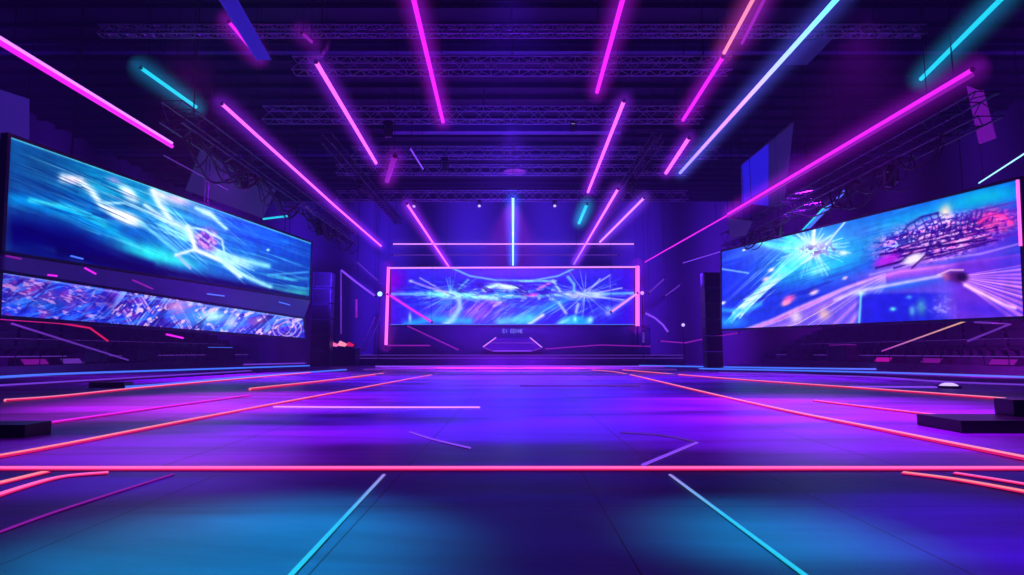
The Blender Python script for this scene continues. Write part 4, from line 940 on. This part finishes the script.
# black stepped risers at both edges
def riser(boxes, label):
    c = boxes[0][0]; t = thing('stage_riser', (c[0], c[1], 0), label, 'platform')
    for (cc, dd) in boxes: MB().box(cc, dd).build('step', M['riser'], t, bevel=.01)
p = at_z(962, 433, 0)
riser([((p.x + 2.2, p.y + .5, .09), (4.4, 1.0, .18)), ((p.x + 2.95, p.y + .8, .31), (3.3, .4, .26))], 'black two-step riser at the right edge of the floor')
p = at_z(24, 438, 0)
riser([((p.x - 2.0, p.y + .25, .09), (4.0, .5, .18))], 'low black riser at the left edge of the floor')
p = at_z(126, 388, 0)
riser([((p.x - .7, p.y + .3, .09), (1.2, .5, .18))], 'small black block on the left floor beside the blue line')

# ------------------------------------------------------------------ lights
def spot(loc, tgt, col, e, ang, blend=1.0, size=.4):
    l = bpy.data.lights.new('spot', 'SPOT'); l.color = col; l.energy = e; l.spot_size = R(ang); l.spot_blend = blend; l.shadow_soft_size = size
    o = bpy.data.objects.new('spot_lamp', l); C.objects.link(o); o.location = loc
    o.rotation_euler = (Vector(tgt) - Vector(loc)).to_track_quat('-Z', 'Y').to_euler(); return o
def area(loc, tgt, col, e, sx, sy):
    l = bpy.data.lights.new('area', 'AREA'); l.color = col; l.energy = e; l.shape = 'RECTANGLE'; l.size = sx; l.size_y = sy
    o = bpy.data.objects.new('area_lamp', l); C.objects.link(o); o.location = loc
    o.rotation_euler = (Vector(tgt) - Vector(loc)).to_track_quat('-Z', 'Y').to_euler(); return o
BLUE = (.10, .02, 1); VIO = (.34, .01, 1); MAG = (.85, .01, .85); CY = (.0, .55, .82)
spot((0, 16, 12), (0, 15, 0), BLUE, 14000, 70)
spot((0, 30, 13), (0, 28, 0), (.16, .02, 1), 30000, 80)
spot((0, 46, 13), (0, 46, 0), (.5, .02, 1), 100000, 85)
spot((-8, 14, 9), (-7, 14.5, 0), MAG, 6500, 60); spot((8, 13, 9), (7, 13, 0), (.55, .01, 1), 12000, 65)
spot((-4, 9, 6), (-4, 8.2, 0), (.5, .01, 1), 1800, 60); spot((4.5, 9, 6), (4.5, 8.4, 0), (.45, .01, 1), 1800, 60)
spot((-15, 30, 11), (-14, 30, 0), VIO, 18000, 80); spot((15, 31, 12), (14, 30, 0), VIO, 18000, 75)
spot((-2.2, 4.4, 6), (-1.75, 3.8, 0), CY, 2600, 30); spot((2.0, 4.8, 5), (1.75, 4.2, 0), CY, 1500, 22)
spot((4.2, 5, 5), (3.3, 4.2, 0), (.45, .0, 1), 1500, 34)
spot((0, 7, 6), (0, 5.0, 0), (.35, .0, 1), 250, 50); spot((0, 12, 8), (0, 9.6, 0), (.16, .01, 1), 3000, 42)  # unseen fill spots added to lift the foreground and middle floor
spot((-3.5, 7, 4), (-3.2, 5.6, 0), (.9, .0, .7), 350, 50)  # unseen spot added for magenta spill beside the red line
# washes on walls, roof and stage
spot((0, 44, 9), (0, 62, 8), (.06, .04, 1), 14000, 100); spot((-14, 46, 7), (-18, 62, 8), (.10, .02, 1), 10000, 100); spot((14, 46, 7), (18, 62, 8), (.14, .02, 1), 9000, 100)
spot((-21, 24, 5), (-32, 26, 11), (.25, .02, 1), 9000, 110); spot((22, 26, 5), (32, 28, 11), (.25, .02, .9), 8000, 110)
spot((0, 30, 9), (0, 34, 17), (.08, .05, 1), 900, 130); spot((0, 40, 9), (0, 46, 17), (.08, .06, 1), 3000, 130)

spot((-21, 24, 3.2), (-27, 40, 1.2), (.4, .01, .9), 4000, 70); spot((21.5, 24, 3), (27, 40, 1.2), (.7, .01, .9), 8000, 70)  # unseen spots added behind the side screens to light the stands
# ------------------------------------------------------------------ haze in the air
w = bpy.data.worlds.new('world'); bpy.context.scene.world = w; w.use_nodes = True; nt = w.node_tree
nt.nodes['Background'].inputs[0].default_value = (.005, .003, .02, 1); nt.nodes['Background'].inputs[1].default_value = .3
HZ = .0011
pv = nt.nodes.new('ShaderNodeVolumePrincipled'); pv.inputs['Color'].default_value = (.8, .75, 1, 1); pv.inputs['Density'].default_value = HZ
pv.inputs['Anisotropy'].default_value = .2
pv.inputs['Emission Color'].default_value = (.055, .008, .42, 1); pv.inputs['Emission Strength'].default_value = .0013  # even violet emission put into the haze to lift the dark air
nt.links.new(pv.outputs[0], nt.nodes['World Output'].inputs['Volume'])

sc = bpy.context.scene
sc.view_settings.view_transform = 'Standard'; sc.view_settings.look = 'None'; sc.view_settings.exposure = 0; sc.view_settings.gamma = 1
sc.cycles.volume_bounces = 0; sc.cycles.max_bounces = 5
